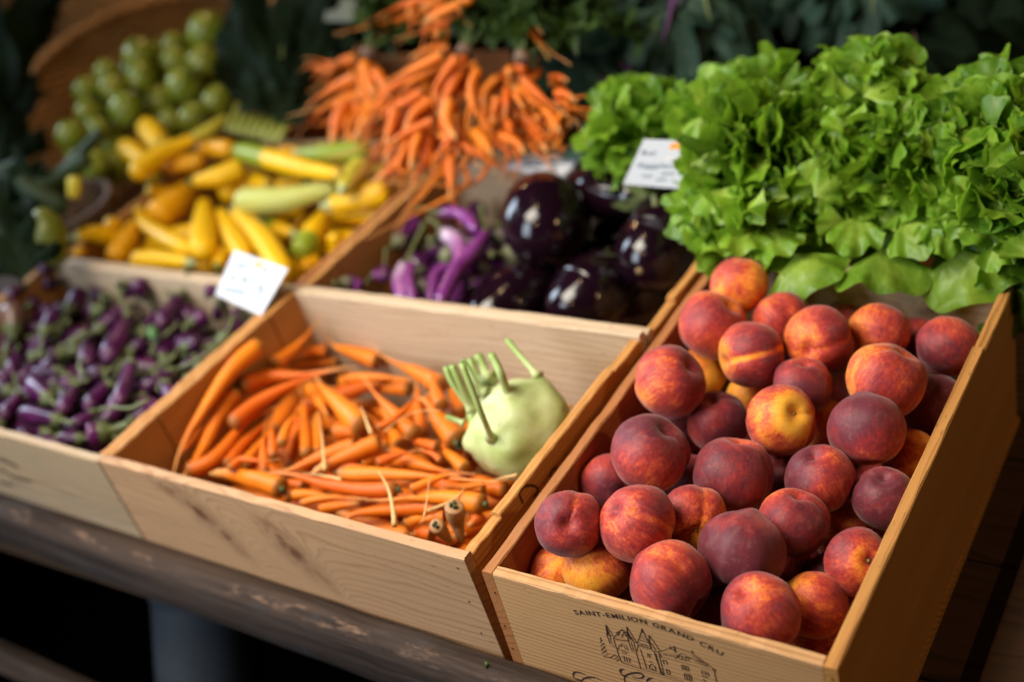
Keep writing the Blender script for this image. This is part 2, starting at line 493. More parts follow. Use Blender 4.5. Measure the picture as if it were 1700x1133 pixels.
for pts in ([(130, 735), (128, 700), (150, 683), (190, 688), (245, 706)], [(130, 735), (160, 752), (215, 762)], [(195, 778), (235, 745), (290, 734), (350, 738), (398, 766)],
            [(592, 700), (584, 672), (600, 656), (625, 660)], [(592, 700), (615, 716), (640, 712)], [(632, 782), (624, 742), (660, 705), (730, 690), (790, 695), (812, 715), (795, 740), (755, 745), (700, 728)],
            [(838, 775), (865, 748), (902, 740)]):
    C = catmull([zP(*p) for p in pts], [i/16 for i in range(17)])
    ribbon(script, C, [(.0010+.0013*math.sin(PI*i/16)**2) for i in range(17)], nP)
inkpart(script, 'script_lettering', fpP, M['ink'], nP)
def glyph(ch):
    cu = bpy.data.curves.new('glyph', 'FONT'); cu.body = ch; cu.size = 1.; cu.resolution_u = 3; cu.offset = .016
    ob = bpy.data.objects.new('glyph', cu); COL.objects.link(ob); bpy.context.view_layer.update()
    me = bpy.data.meshes.new_from_object(ob.evaluated_get(bpy.context.evaluated_depsgraph_get()))
    v = [tuple(x.co) for x in me.vertices]; f = [tuple(p.vertices) for p in me.polygons]
    wd = max((x[0] for x in v), default=.3)
    bpy.data.objects.remove(ob); bpy.data.curves.remove(cu); bpy.data.meshes.remove(me)
    return v, f, wd
_g = {}
def lettering(m, text, P, height, n, gap=.10, space=.38, slant=0.):
    """letters standing along the polyline P in the plane of normal n"""
    P = catmull(P, [i/60 for i in range(61)]); seg = np.linalg.norm(np.diff(P, axis=0), axis=1); cum = np.concatenate([[0], np.cumsum(seg)])
    ws = []
    for c in text:
        if c != ' ' and c not in _g: _g[c] = glyph(c)
        ws.append(space if c == ' ' else _g[c][2]+gap)
    tot = sum(ws); k = cum[-1]/tot; s = 0.
    for c, w in zip(text, ws):
        if c != ' ':
            a = s*k; i = min(59, int(np.searchsorted(cum, a, 'right')-1)); p = P[i]+(P[i+1]-P[i])*((a-cum[i])/seg[i])
            t = P[min(60, i+3)]-P[max(0, i-1)]; t /= np.linalg.norm(t); up = np.cross(n, t)
            if up[2] < 0 : up = -up
            v, f, _ = _g[c]; h = height/.72
            m.add([p+t*(q[0]+slant*q[1])*k+up*q[1]*h for q in v], f)
        s += w
title = MB()
lettering(title, 'SAINT-EMILION GRAND CRU', [zP(150, 122), zP(280, 130), zP(480, 152), zP(690, 184), zP(870, 226), zP(965, 258), zP(1130, 316), zP(1290, 382), zP(1420, 446), zP(1590, 532)], 66/5.862*1.06/F, nP)
inkpart(title, 'wine_lettering', fpP, M['ink'], nP)
nails(fpP, [(822, 985), (838, 1040), (851, 1078), (1382, 1128)], nP, oP)
nC = np.array((RZ(PSI).to_3x3() @ Vector((0, -1, 0)))); nails(fpC, [(190, 792), (212, 838), (760, 944), (779, 1000), (799, 1052)], nC, np.array(mC.translation))
# loop brand on the right board of the carrot crate, and blurred print on the left crate's front
nA = np.array((RZ(PSI).to_3x3() @ Vector((0, -1, 0)))); oA = np.array([*pA, TZ])
mk = MB()
for pts, w in (([(-2, 762), (14, 768), (30, 776)], .006), ([(0, 776), (18, 790), (52, 800)], .0045), ([(0, 800), (22, 806)], .004)):
    ribbon(mk, catmull([atp(x, y, oA, nA) for x, y in pts], [i/8 for i in range(9)]), w, nA)
inkpart(mk, 'print_marks', fpA, M['ink'], nA)
nR = np.array((RZ(PSI).to_3x3() @ Vector((1, 0, 0)))); oR = np.array(mC @ Vector((CW, 0, 0)))
mk = MB()
for pts in ([(868, 836), (862, 820), (872, 808), (888, 808), (893, 816), (886, 826)], [(912, 792), (916, 782), (924, 776)]):
    ribbon(mk, catmull([atp(x, y, oR, nR) for x, y in pts], [i/14 for i in range(15)]), .0026, nR)
rp = [c for c in crC.children if c.name.startswith('side_panel')][1]
inkpart(mk, 'branded_mark', rp, M['ink'], nR)
# ------------------------------------------------------------------ peaches
def peach_mesh(seed):
    r = np.random.default_rng(seed); V, Fc = [], []
    nu, nv = 56, 36; tip = .03+.09*r.random(); cl = .06+.05*r.random(); el = 1+.05*(r.random()-.4); lop = .035*(r.random()-.5)
    for i in range(nv+1):
        th = PI*i/nv
        for j in range(nu):
            ph = 2*PI*j/nu; d = ((ph+PI) % (2*PI))-PI
            x, y, z = math.sin(th)*math.cos(ph), math.sin(th)*math.sin(ph), math.cos(th)
            rad = 1+.075*mnoise.noise((x*1.1+seed*3, y*1.1, z*1.1))+.012*mnoise.noise((x*3, y*3+seed, z*3))
            rad += lop*math.sin(th)*math.copysign(1, d)*min(1, abs(d)*2)
            rad -= cl*math.exp(-(d/.20)**2)*math.sin(th)**.7*(1.1-.55*th/PI)
            rad *= 1-.25*math.exp(-(th/.27)**2)
            rad += tip*math.exp(-((PI-th)/.22)**2)
            V.append((x*rad, y*rad, z*rad*(.94*el)))
    for i in range(nv):
        for j in range(nu):
            k = (j+1) % nu; Fc.append((i*nu+j, (i+1)*nu+j, (i+1)*nu+k, i*nu+k))
    me = mesh('peach', V, Fc)
    bm = bmesh.new(); bm.from_mesh(me); bmesh.ops.remove_doubles(bm, verts=bm.verts, dist=1e-5); bm.to_mesh(me); bm.free()
    return me
def peach_mat():
    b = NB('peach_skin'); o = b.obj(); p = b.shift(o, 41.)
    bl = b.attr('blush', 'OBJECT'); cx = b.n('SeparateXYZ', {0: o}).outputs
    f = b.noise(p, .75, 2., .5)
    f2 = b.noise(p, 2.6, 4., .6)
    strk = b.noise(b.vm('ADD', b.scale(o, (9., 9., 1.6)), b.scale(p, (1, 1, 1))), 1., 4., .6)   # streaks along the meridians
    lit = b.n('VectorMath', {0: o, 1: b.attr('sunny', 'OBJECT', 'Vector')}, operation='DOT_PRODUCT').outputs['Value']   # the side that ripened in the sun
    v = b.ma('ADD', b.ma('ADD', bl, .085), b.ma('MULTIPLY', b.ma('SUBTRACT', f, .5), 1.1))
    v = b.ma('ADD', v, b.ma('MULTIPLY', lit, .24))
    v = b.ma('ADD', v, b.ma('MULTIPLY', b.ma('SUBTRACT', f2, .5), .40))
    v = b.ma('ADD', v, b.ma('MULTIPLY', b.ma('SUBTRACT', strk, .5), .70))
    fleck = b.noise(b.scale(p, (17., 17., 17.)), 1., 5., .7)
    v = b.ma('ADD', v, b.ma('MULTIPLY', b.ma('SUBTRACT', fleck, .5), .50))
    # yellow around the stem and along the cleft
    stemw = b.mapr(cx[2], .62, .90, 0., .45)
    v = b.ma('SUBTRACT', v, b.ma('MULTIPLY', stemw, b.attr('pale', 'OBJECT')))
    cleft = b.ma('MULTIPLY', b.mapr(b.ma('ABSOLUTE', b.ma('ADD', cx[1], b.ma('MULTIPLY', b.ma('SUBTRACT', f2, .5), .12))), .16, .01), b.mapr(cx[0], .15, .6))
    v = b.ma('SUBTRACT', v, b.ma('MULTIPLY', cleft, b.ma('MULTIPLY', b.attr('seam', 'OBJECT'), .62)), clamp=True)
    c = b.ramp(v, [(0., (.80, .38, .030)), (.20, (.80, .275, .018)), (.38, (.66, .135, .022)), (.54, (.44, .042, .022)), (.72, (.260, .018, .020)), (1., (.105, .011, .022))])
    sp = b.noise(b.scale(p, (26, 26, 26)), 1., 2.); c = b.mix(b.mapr(sp, .60, .70, 0., .5), c, (.20, .014, .012))
    dot = b.n('TexVoronoi', {'Vector': p, 'Scale': 15.}).outputs['Distance']
    c = b.mix(b.mapr(dot, .10, .04, 0., .35), c, (.85, .60, .35))
    dust = b.noise(b.scale(p, (4, 4, 4)), 1., 6., .7)
    c = b.mix(b.mapr(dust, .48, .80, .0, .15), c, (.62, .34, .30))
    b.bump(b.ma('ADD', b.noise(b.scale(p, (60, 60, 60)), 1., 2.), b.ma('MULTIPLY', f2, 2.)), .12, .02)
    return b.fin(c, .54, Specular_IOR_Level=.34, Sheen_Weight=.24, Sheen_Roughness=.45, Sheen_Tint=(1., .80, .78, 1), Subsurface_Weight=.04, Subsurface_Radius=(1., .25, .1), Subsurface_Scale=.004)
M['peach'] = peach_mat()
M['stem_scar'] = plain('stem_scar', (.10, .060, .025), .8, 600)
PM = [peach_mesh(s) for s in range(10)]
scar = MB(); scar.tube([(0, 0, .60), (0, 0, .735)], lambda t: .125*(1-.25*t), 5, 12); SCAR = mesh('stem_scar', scar.v, scar.f)
scar = MB(); scar.tube([(0, 0, .735), (0, 0, .755)], lambda t: .05, 3, 8); SCAR2 = mesh('stem_core', scar.v, scar.f)
M['stem_core'] = plain('stem_core', (.42, .33, .12), .7, 600)
# px, py, radius px, blush 0..1, (stem dx, dy, cleft angle) in units of the radius or None, pale, seam, label
Pd = [
 (1226, 474, 50, .26, (-.9, -.2, 2.), 0, 0, 'orange peach tucked under the lettuce leaves at the back left of the peach crate'),
 (1184, 541, 58, .38, (.55, -.65, .5), 0, .1, 'dusty orange peach against the left board just below the topmost peach'),
 (1297, 534, 50, .58, (.5, .75, 2.), 0, 0, 'red peach half behind the pink cleft peach, right of the topmost orange one'),
 (1248, 589, 56, .38, (-.95, .25, .25), .6, .9, 'orange peach with a bright yellow cleft on its left side'),
 (1360, 565, 58, .66, (-.55, .35, .2), .3, .25, 'pinkish red peach with a deep cleft running down its left side'),
 (1401, 545, 46, .56, (.2, -.9, 1.), 0, 0, 'red peach mostly hidden behind two others below the hanging lettuce leaf'),
 (1459, 553, 51, .40, (-.35, .75, -1.), .3, .1, 'speckled orange red peach in front of the knot in the back board'),
 (1574, 577, 53, .60, (.25, .85, -1.4), .2, .6, 'peach with a purple lower left flank in the back right corner of the crate'),
 (1470, 631, 66, .36, (.45, -.8, 2.4), 0, .1, 'large peach half crimson and half golden orange near the right board'),
 (1111, 634, 61, .52, (.6, -.5, 2.6), 0, .15, 'round red orange peach leaning on the left board halfway along'),
 (1166, 617, 44, .16, None, 0, 0, 'plain orange peach peeping out right of the round one on the left board'),
 (1333, 641, 50, .72, (0, -.9, 0), 0, .1, 'small crimson peach just above the peach that shows its stem scar'),
 (1298, 697, 59, .47, (.25, -.28, .15), .95, .7, 'orange peach with its stem scar and yellow hollow turned to the viewer'),
 (1192, 700, 52, .86, (-.3, -.8, 1.), 0, 0, 'dark red peach behind the largest dusty peach left of the scarred one'),
 (1250, 664, 40, .16, None, 0, 0, 'orange peach almost hidden above the dark red one'),
 (1372, 708, 43, .16, None, 0, 0, 'plain orange peach showing between the scarred peach and the dusty red one on its right'),
 (1440, 714, 65, .70, (.0, .96, .0), 0, .1, 'dusty red peach with pale scratches near the right board'),
 (1552, 676, 56, .98, None, 0, 0, 'very dark peach in shadow against the right board'),
 (1078, 755, 67, .78, (.45, -.75, .3), 0, .3, 'large dusky crimson peach with a notch at its upper right'),
 (1122, 716, 46, .95, None, 0, 0, 'dark peach behind the large dusky crimson one'),
 (1012, 800, 45, .70, None, 0, 0, 'red peach hidden behind the dusky crimson one beside the left board'),
 (1218, 788, 68, .70, (.15, -.98, .8), 0, .05, 'dusty egg shaped peach at the very centre of the heap'),
 (1362, 797, 58, .74, (-.3, -.85, 2.), 0, 0, 'deep red peach below the orange one right of the centre'),
 (1515, 764, 40, .22, (.1, -.8, .3), .2, .3, 'orange peach squeezed between the dusty red and the purple one on the right'),
 (1469, 828, 52, .97, (-.2, -.8, 2.), 0, 0, 'dull purple peach pressed against the right board'),
 (944, 869, 57, .70, (-.05, -.12, 1.3), .0, .25, 'red peach with a puckered tip alone in the front left of the crate'),
 (1057, 868, 65, .46, (-.72, -.45, -.2), .5, .35, 'big streaky orange pink peach with a tipped shoulder in the front left'),
 (1150, 861, 58, .48, (.0, .35, 1.2), .8, .2, 'shaded orange peach with a dark stem behind the large purple one'),
 (1317, 870, 60, .62, (.1, -.95, .0), 0, 0, 'red orange peach with one dull speck right of the large purple one'),
 (1231, 917, 73, .93, (-.3, .92, 2.2), 0, .1, 'largest dark purple peach in the front middle'),
 (1425, 934, 57, .78, (.12, -.22, .35), .85, 1.0, 'purple peach with a red hollow and a green stem scar by the right board'),
 (993, 944, 60, .40, (-.6, -.7, 1.8), 0, .1, 'golden orange peach touching the front board at the left'),
 (1111, 968, 70, .72, (.75, .55, 2.), 0, .1, 'large crimson peach with an orange crown against the front board'),
 (1262, 1019, 69, .74, (-.55, -.7, .5), .1, .15, 'rosy pink peach with pale dust resting on the front board'),
 (1353, 1006, 53, .30, (.85, .5, -.6), 0, 0, 'glossy golden orange peach in the front right corner'),
 (1361, 1068, 44, .42, None, 0, 0, 'red orange peach deepest in the front right corner behind the front board'),
 (1397, 880, 45, .34, None, 0, 0, 'orange peach in shade left of the purple one with the red hollow'),
 (1291, 783, 42, .80, None, 0, 0, 'dark peach glimpsed just right of the central egg shaped one'),
 (926, 957, 28, .22, None, 0, 0, 'orange sliver of a peach low in the front left corner'),
 (1190, 1015, 46, .88, None, 0, 0, 'dark red peach sunk between the two at the front board'),
 (1521, 572, 46, .88, None, 0, 0, 'dark peach behind the golden and crimson one under the back board'),
 (1144, 800, 44, .74, None, 0, 0, 'red peach glimpsed left of the central egg shaped one'),
 (1300, 948, 42, .70, None, 0, 0, 'dark peach in the gap left of the golden one in the front right corner'),
 (1388, 968, 40, .80, None, 0, 0, 'dark peach in the gap below the purple one with the red hollow'),
 (1500, 716, 44, .86, None, 0, 0, 'shaded peach low beside the right board under the very dark one'),
]
n = len(Pd); px = np.array([[p[0], p[1]] for p in Pd], float); rp = np.array([p[2] for p in Pd], float)
rays = np.array([ray(*q) for q in px])
front = rp >= 49
R0 = np.where(front, np.clip(rp*1.2/F, .032, .040), .034)
ORD = [(1,0),(3,1),(3,2),(4,2),(4,5),(4,6),(6,5),(8,6),(8,7),(8,40),(8,17),(9,10),(9,1),(3,10),(12,11),(12,13),(12,15),(12,14),(16,15),(16,8),(16,23),(16,17),(18,19),(18,20),(18,9),(18,13),(21,13),(21,12),(21,19),(21,37),(21,41),(18,41),(28,22),(29,28),(29,27),(29,21),(26,27),(26,25),(26,31),(25,31),(32,31),(33,34),(33,39),(30,34),(32,39),(33,29),(34,35),(33,35),(30,36),(28,36),(24,23),(26,18),(26,20),(16,44),(17,44),(33,42),(34,42),(29,42),(30,43),(34,43),(31,38),(25,38),(22,37),(11,14),(13,14),(9,13),(9,19)]
dd = np.array([depth(at(x, y, ((.205, .195)[i] if i < 2 else .172 if r >= 49 else .115))) for i, (x, y, r) in enumerate(zip(px[:, 0], px[:, 1], rp))]); tgt = dd.copy()
INV = np.linalg.inv(np.array(mP.to_3x3()))
for it in range(2500):
    R = np.clip(rp*dd/F, .029, .042); Pn = CAM+rays*dd[:, None]; g = np.zeros(n)
    D = Pn[:, None]-Pn[None]; dist = np.linalg.norm(D, axis=2)+np.eye(n)
    ov = np.maximum(0, (R[:, None]+R[None])*.955-dist)*(1-np.eye(n))
    for i in range(n):
        for j in np.nonzero(ov[i] > 0)[0]: g[i] += ov[i, j]*np.sign(D[i, j]@rays[i])
    for a_, b_ in ORD:
        e = dd[a_]-dd[b_]+.014
        if e > 0: g[a_] -= e*.5; g[b_] += e*.5
    L = Pn@INV.T
    lo = np.maximum(0, .008+R-L[:, 0]); hi = np.maximum(0, L[:, 0]-(PWd-.010-R)); bt = np.maximum(0, R+.004-L[:, 2]); fr = np.maximum(0, .012+R-L[:, 1]); bk = np.maximum(0, L[:, 1]-(PDp-.012-R))
    g += lo*np.sign(rays[:, 0])+(-hi)*np.sign(rays[:, 0])+bt*np.sign(rays[:, 2])+fr*np.sign(rays[:, 1])-bk*np.sign(rays[:, 1])
    dd = dd+.3*g+.012*(tgt-dd)
PEACH_R = np.clip(rp*dd/F, .029, .042)
peach_pos = CAM+rays*dd[:, None]
def orient(z, ang):
    z = Vector(z).normalized(); q = Vector((0, 0, 1)).rotation_difference(z)
    return q @ Quaternion((0, 0, 1), ang)
PS = []
for i, (x, y, r, bl, st, pale, seam, lab) in enumerate(Pd):
    o = link('peach', PM[i % 10], M['peach']); o.location = peach_pos[i]; o.scale = (PEACH_R[i],)*3
    rr = np.random.default_rng(100+i)
    if st is None: zz = rr.normal(size=3); ang = rr.random()*6
    else:
        q = math.hypot(st[0], st[1]); k = 1 if q < .99 else .99/q
        zz = RT*st[0]*k-UP*st[1]*k-FW*math.sqrt(max(0., 1-(q*k)**2)); ang = st[2]
    o.rotation_mode = 'QUATERNION'; qq = orient(zz, 0)
    # cleft direction (+x of the mesh) is turned to a given picture angle
    if st is not None:
        tdir = Vector(RT*math.cos(ang)+UP*math.sin(ang)-FW*.5); l = qq.inverted() @ tdir; a2 = math.atan2(l.y, l.x); qq = qq @ Quaternion((0, 0, 1), a2)
    o.rotation_quaternion = qq
    sun = qq.inverted() @ Vector(rr.normal(size=3)).normalized()
    o['blush'] = float(bl); o['pale'] = float(pale); o['seam'] = float(seam); o['sunny'] = [float(c) for c in sun]
    tag(o, lab, 'peach', 'peaches heaped in the deep wine crate')
    if st is not None and math.hypot(st[0], st[1]) < .5 and pale > .3:
        s_ = link('stem_scar', SCAR, M['stem_scar'], o); c_ = link('stem_core', SCAR2, M['stem_core'], s_)
# peaches underneath, seen only as slivers in the gaps
cnt = 0; allP = [*peach_pos]; allR = [*PEACH_R]
for k in range(6000):
    r = .035; q = np.array([rr_ for rr_ in rng.uniform([.018+r, .018+r, .012+r], [PWd-.018-r, PDp-.018-r, .105])])
    q = np.array(mP.to_3x3() @ Vector(q))
    dmin = min(np.linalg.norm(q-a)-(r+b)*.93 for a, b in zip(allP, allR))
    # below the visible heap: never nearer to the camera than the heap around it
    if dmin > 0:
        v = q-CAM; dq = depth(q); pxq = np.array([PW/2+F*(v@RT)/dq, PH/2-F*(v@UP)/dq])
        near = [i for i in range(n) if np.linalg.norm(pxq-px[i]) < 62]
        if not near or dq < min(depth(peach_pos[i]) for i in near)+.006: continue
        o = link('peach', PM[cnt % 6], M['peach']); o.location = q; o.scale = (r,)*3; o.rotation_mode = 'QUATERNION'; o.rotation_quaternion = orient(rng.normal(size=3), 0)
        o['blush'] = float(rng.uniform(.3, .9)); o['pale'] = 0.; o['seam'] = 0.; o['sunny'] = [0., 0., 1.]
        tag(o, 'peach buried under the heap, only a dark sliver of it showing', 'peach', 'peaches heaped in the deep wine crate')
        allP.append(q); allR.append(r); cnt += 1
        if cnt >= 34: break
# ------------------------------------------------------------------ piling of long vegetables
class Pile:
    """keeps what already lies in a crate so that each new piece rests on it"""
    def __init__(s, mtx, w, d, zmin, zmax, margin=.014, tol=.74):
        s.m = mtx; s.inv = np.array(mtx.inverted()); s.w, s.d, s.z0, s.z1, s.mg, s.tol = w, d, zmin, zmax, margin, tol
        s.P = np.zeros((0, 3)); s.R = np.zeros(0)
    def inside(s, p, r):
        l = s.inv @ np.array([*p, 1.]); q = s.mg+r*.75
        return q <= l[0] <= s.w-q and q <= l[1] <= s.d-q
    def fit(s, px, py, z, r, free=False):
        if free or s.inside(at(px, py, z), r): return z
        for k in range(1, 40):
            for zz in (z+.004*k, z-.004*k):
                if zz > r and s.inside(at(px, py, zz), r): return zz
        return z
    def over(s, Q, q):
        if not len(s.P): return -1
        D = np.linalg.norm(Q[:, None]-s.P[None], axis=2); return float((s.tol*(q[:, None]+s.R[None])-D).max())
    def put(s, Q, q): s.P = np.vstack([s.P, Q]); s.R = np.concatenate([s.R, q])
    def place(s, pts, rad_px, prof, z, dz=.004, n=28, free=False, tilt=None):
        best = None
        for k in range(n):
            zz = z+k*dz; P = []
            for i, (x, y) in enumerate(pts):
                r = rad_px*1.35/F; P.append(at(x, y, s.fit(x, y, zz+(tilt[i] if tilt else 0), r, free)))
            r = rad_px*depth(P[len(P)//2])/F
            ts = [i/13 for i in range(14)]; Q = catmull(P, ts); q = np.array([prof(t)*r for t in ts])
            o = s.over(Q, q)
            if best is None or o < best[0]-1e-4: best = (o, P, r, Q, q)
            if o <= 0: break
        s.put(best[3], best[4]); return best[1], best[2]

def carrot_prof(tail=.12):
    def f(t):
        head = math.sqrt(max(.02, 1-(1-min(1, t/.045))**2))
        b = 1-.22*t if t < .35 else .923-.66*((t-.35)/.65)**1.15
        e = 1. if t < .9 else max(tail, 1-(t-.9)/.1*(1-tail))
        return head*b*e
    return f
def root_prof(a=.30):                                   # a carrot that runs out into a long thin root
    def f(t):
        head = math.sqrt(max(.02, 1-(1-min(1, t/.04))**2))
        k = max(0., min(1, t/.62)); b = 1-.15*k-.62*k**2.2
        return head*(b if t < .62 else max(.05, .23*(1-(t-.62)/.42)))
    return f
def tail_prof(t):                                       # a tapering carrot with a short thin tail
    head = math.sqrt(max(.02, 1-(1-min(1, t/.04))**2)); k = min(1., t/.76)
    return head*((1-.18*k-.58*k**2.0) if t < .76 else max(.06, .24*(1-(t-.76)/.26)))
def carrot_mat():
    b = NB('carrot_skin'); al = b.attr('along'); o = b.obj(); p = b.shift(o, 9.)
    n1 = b.noise(b.scale(p, (40, 40, 40)), 1., 4.)
    rg = b.noise(b.n('CombineXYZ', {0: b.ma('MULTIPLY', al, 60.), 1: b.ma('MULTIPLY', b.rnd(), 50.), 2: b.ma('MULTIPLY', n1, 1.5)}).outputs[0], 1., 3., .7)
    h = b.rnd()
    base = b.mix(h, (.60, .095, .001), (.76, .215, .006))
    c = b.mix(b.mapr(n1, .35, .75, 0., .5), base, (.62, .115, .006))
    c = b.mix(b.mapr(rg, .60, .75, 0., .5), c, (.46, .115, .022))
    c = b.mix(b.mapr(rg, .40, .30, 0., .15), c, (.84, .36, .08))
    c = b.mix(b.mapr(al, .62, .97, 0., .75), c, (.66, .36, .12))
    c = b.mix(b.mapr(b.ma('ADD', al, b.ma('MULTIPLY', n1, .04)), .11, .03, 0., .70), c, (.14, .085, .020))
    dirt = b.noise(b.scale(p, (14, 14, 14)), 1., 5., .7); c = b.mix(b.mapr(dirt, .58, .8, 0., .35), c, (.22, .11, .045))
    b.bump(b.ma('ADD', rg, n1), .35, .0012)
    return b.fin(c, .48, Specular_IOR_Level=.33)
M['carrot'] = carrot_mat()
M['carrot_top'] = plain('carrot_top', (.060, .075, .018), .7, 300)
M['carrot_brown'] = plain('carrot_brown', (.34, .17, .065), .6, 120, .35)
M['root_thread'] = plain('root_thread', (.62, .38, .14), .6, 200, .25)
def dirn(a, b): v = np.asarray(a)-np.asarray(b); return v/np.linalg.norm(v)
def make_carrot(P, r, prof, seed, name='carrot', mat=None, parent=None, top=False, rings=26, nseg=12):
    m = MB(); ts = cosine_ts(rings); m.add(*tubedata(P, lambda t: max(.0004, prof(t)*r), ts, nseg, lump=.035, seed=seed))
    c = np.mean(m.v, axis=0); c[2] = min(x[2] for x in m.v)
    if parent is not None: c = np.zeros(3)
    o = m.build(name, mat or M['carrot'], parent, origin=c if parent is None else None)
    if top:
        C = catmull(P, [0, .03]); d = dirn(C[0], C[1]); m2 = MB()
        for k in range(7):
            a = 2*PI*k/6; e = np.cross(d, [math.sin(k*2.1), math.cos(k*1.3), .4]); e /= np.linalg.norm(e)
            off = e*r*.28*(0 if k == 6 else 1)
            m2.tube([C[0]-d*r*.25+off, C[0]+d*r*(.25+.22*((k*7) % 3)/2)+off*1.25], lambda t: r*.20*(1-.4*t), 4, 6)
        t_ = m2.build('leaf_stub', M['carrot_top'], None, origin=C[0]); onto(t_, o)
    return o
bpy.context.view_layer.update()
pileC = Pile(mC, CW, CD, 0, .2)
GC = 'loose carrots in the middle crate'
# hidden layer of carrots that carries the top ones
k = 0
for i in range(900):
    a = rng.uniform(0, PI); L = rng.uniform(.09, .14); q = np.array([rng.uniform(.03, CW-.03), rng.uniform(.03, CD-.03)]); e = np.array([math.cos(a), math.sin(a)])*L/2
    if not all(.022 < x < m_-.022 for p in (q-e, q+e) for x, m_ in zip(p, (CW, CD))): continue
    z = rng.uniform(.03, .108); P = [np.array(mC @ Vector((*(q-e), z-TZ))), np.array(mC @ Vector((q[0]+rng.normal(0, .004), q[1]+rng.normal(0, .004), z+.003-TZ))), np.array(mC @ Vector((*(q+e), z-TZ)))]
    r = rng.uniform(.010, .014); pr = carrot_prof(.2); ts = [j/13 for j in range(14)]; Q = catmull(P, ts); qq = np.array([pr(t)*r for t in ts])
    if pileC.over(Q, qq) > .005: continue
    pileC.put(Q, qq); k += 1
    o = make_carrot(P, r, pr, i, rings=16, nseg=9); tag(o, 'carrot buried under the top layer of the middle crate, hardly showing', 'carrot', GC)
    if k >= 80: break
Z2 = lambda p: (290+p[0]/3.331, 520+p[1]/3.331)
Z3 = lambda p: (480+p[0]/3.434, 580+p[1]/3.434)
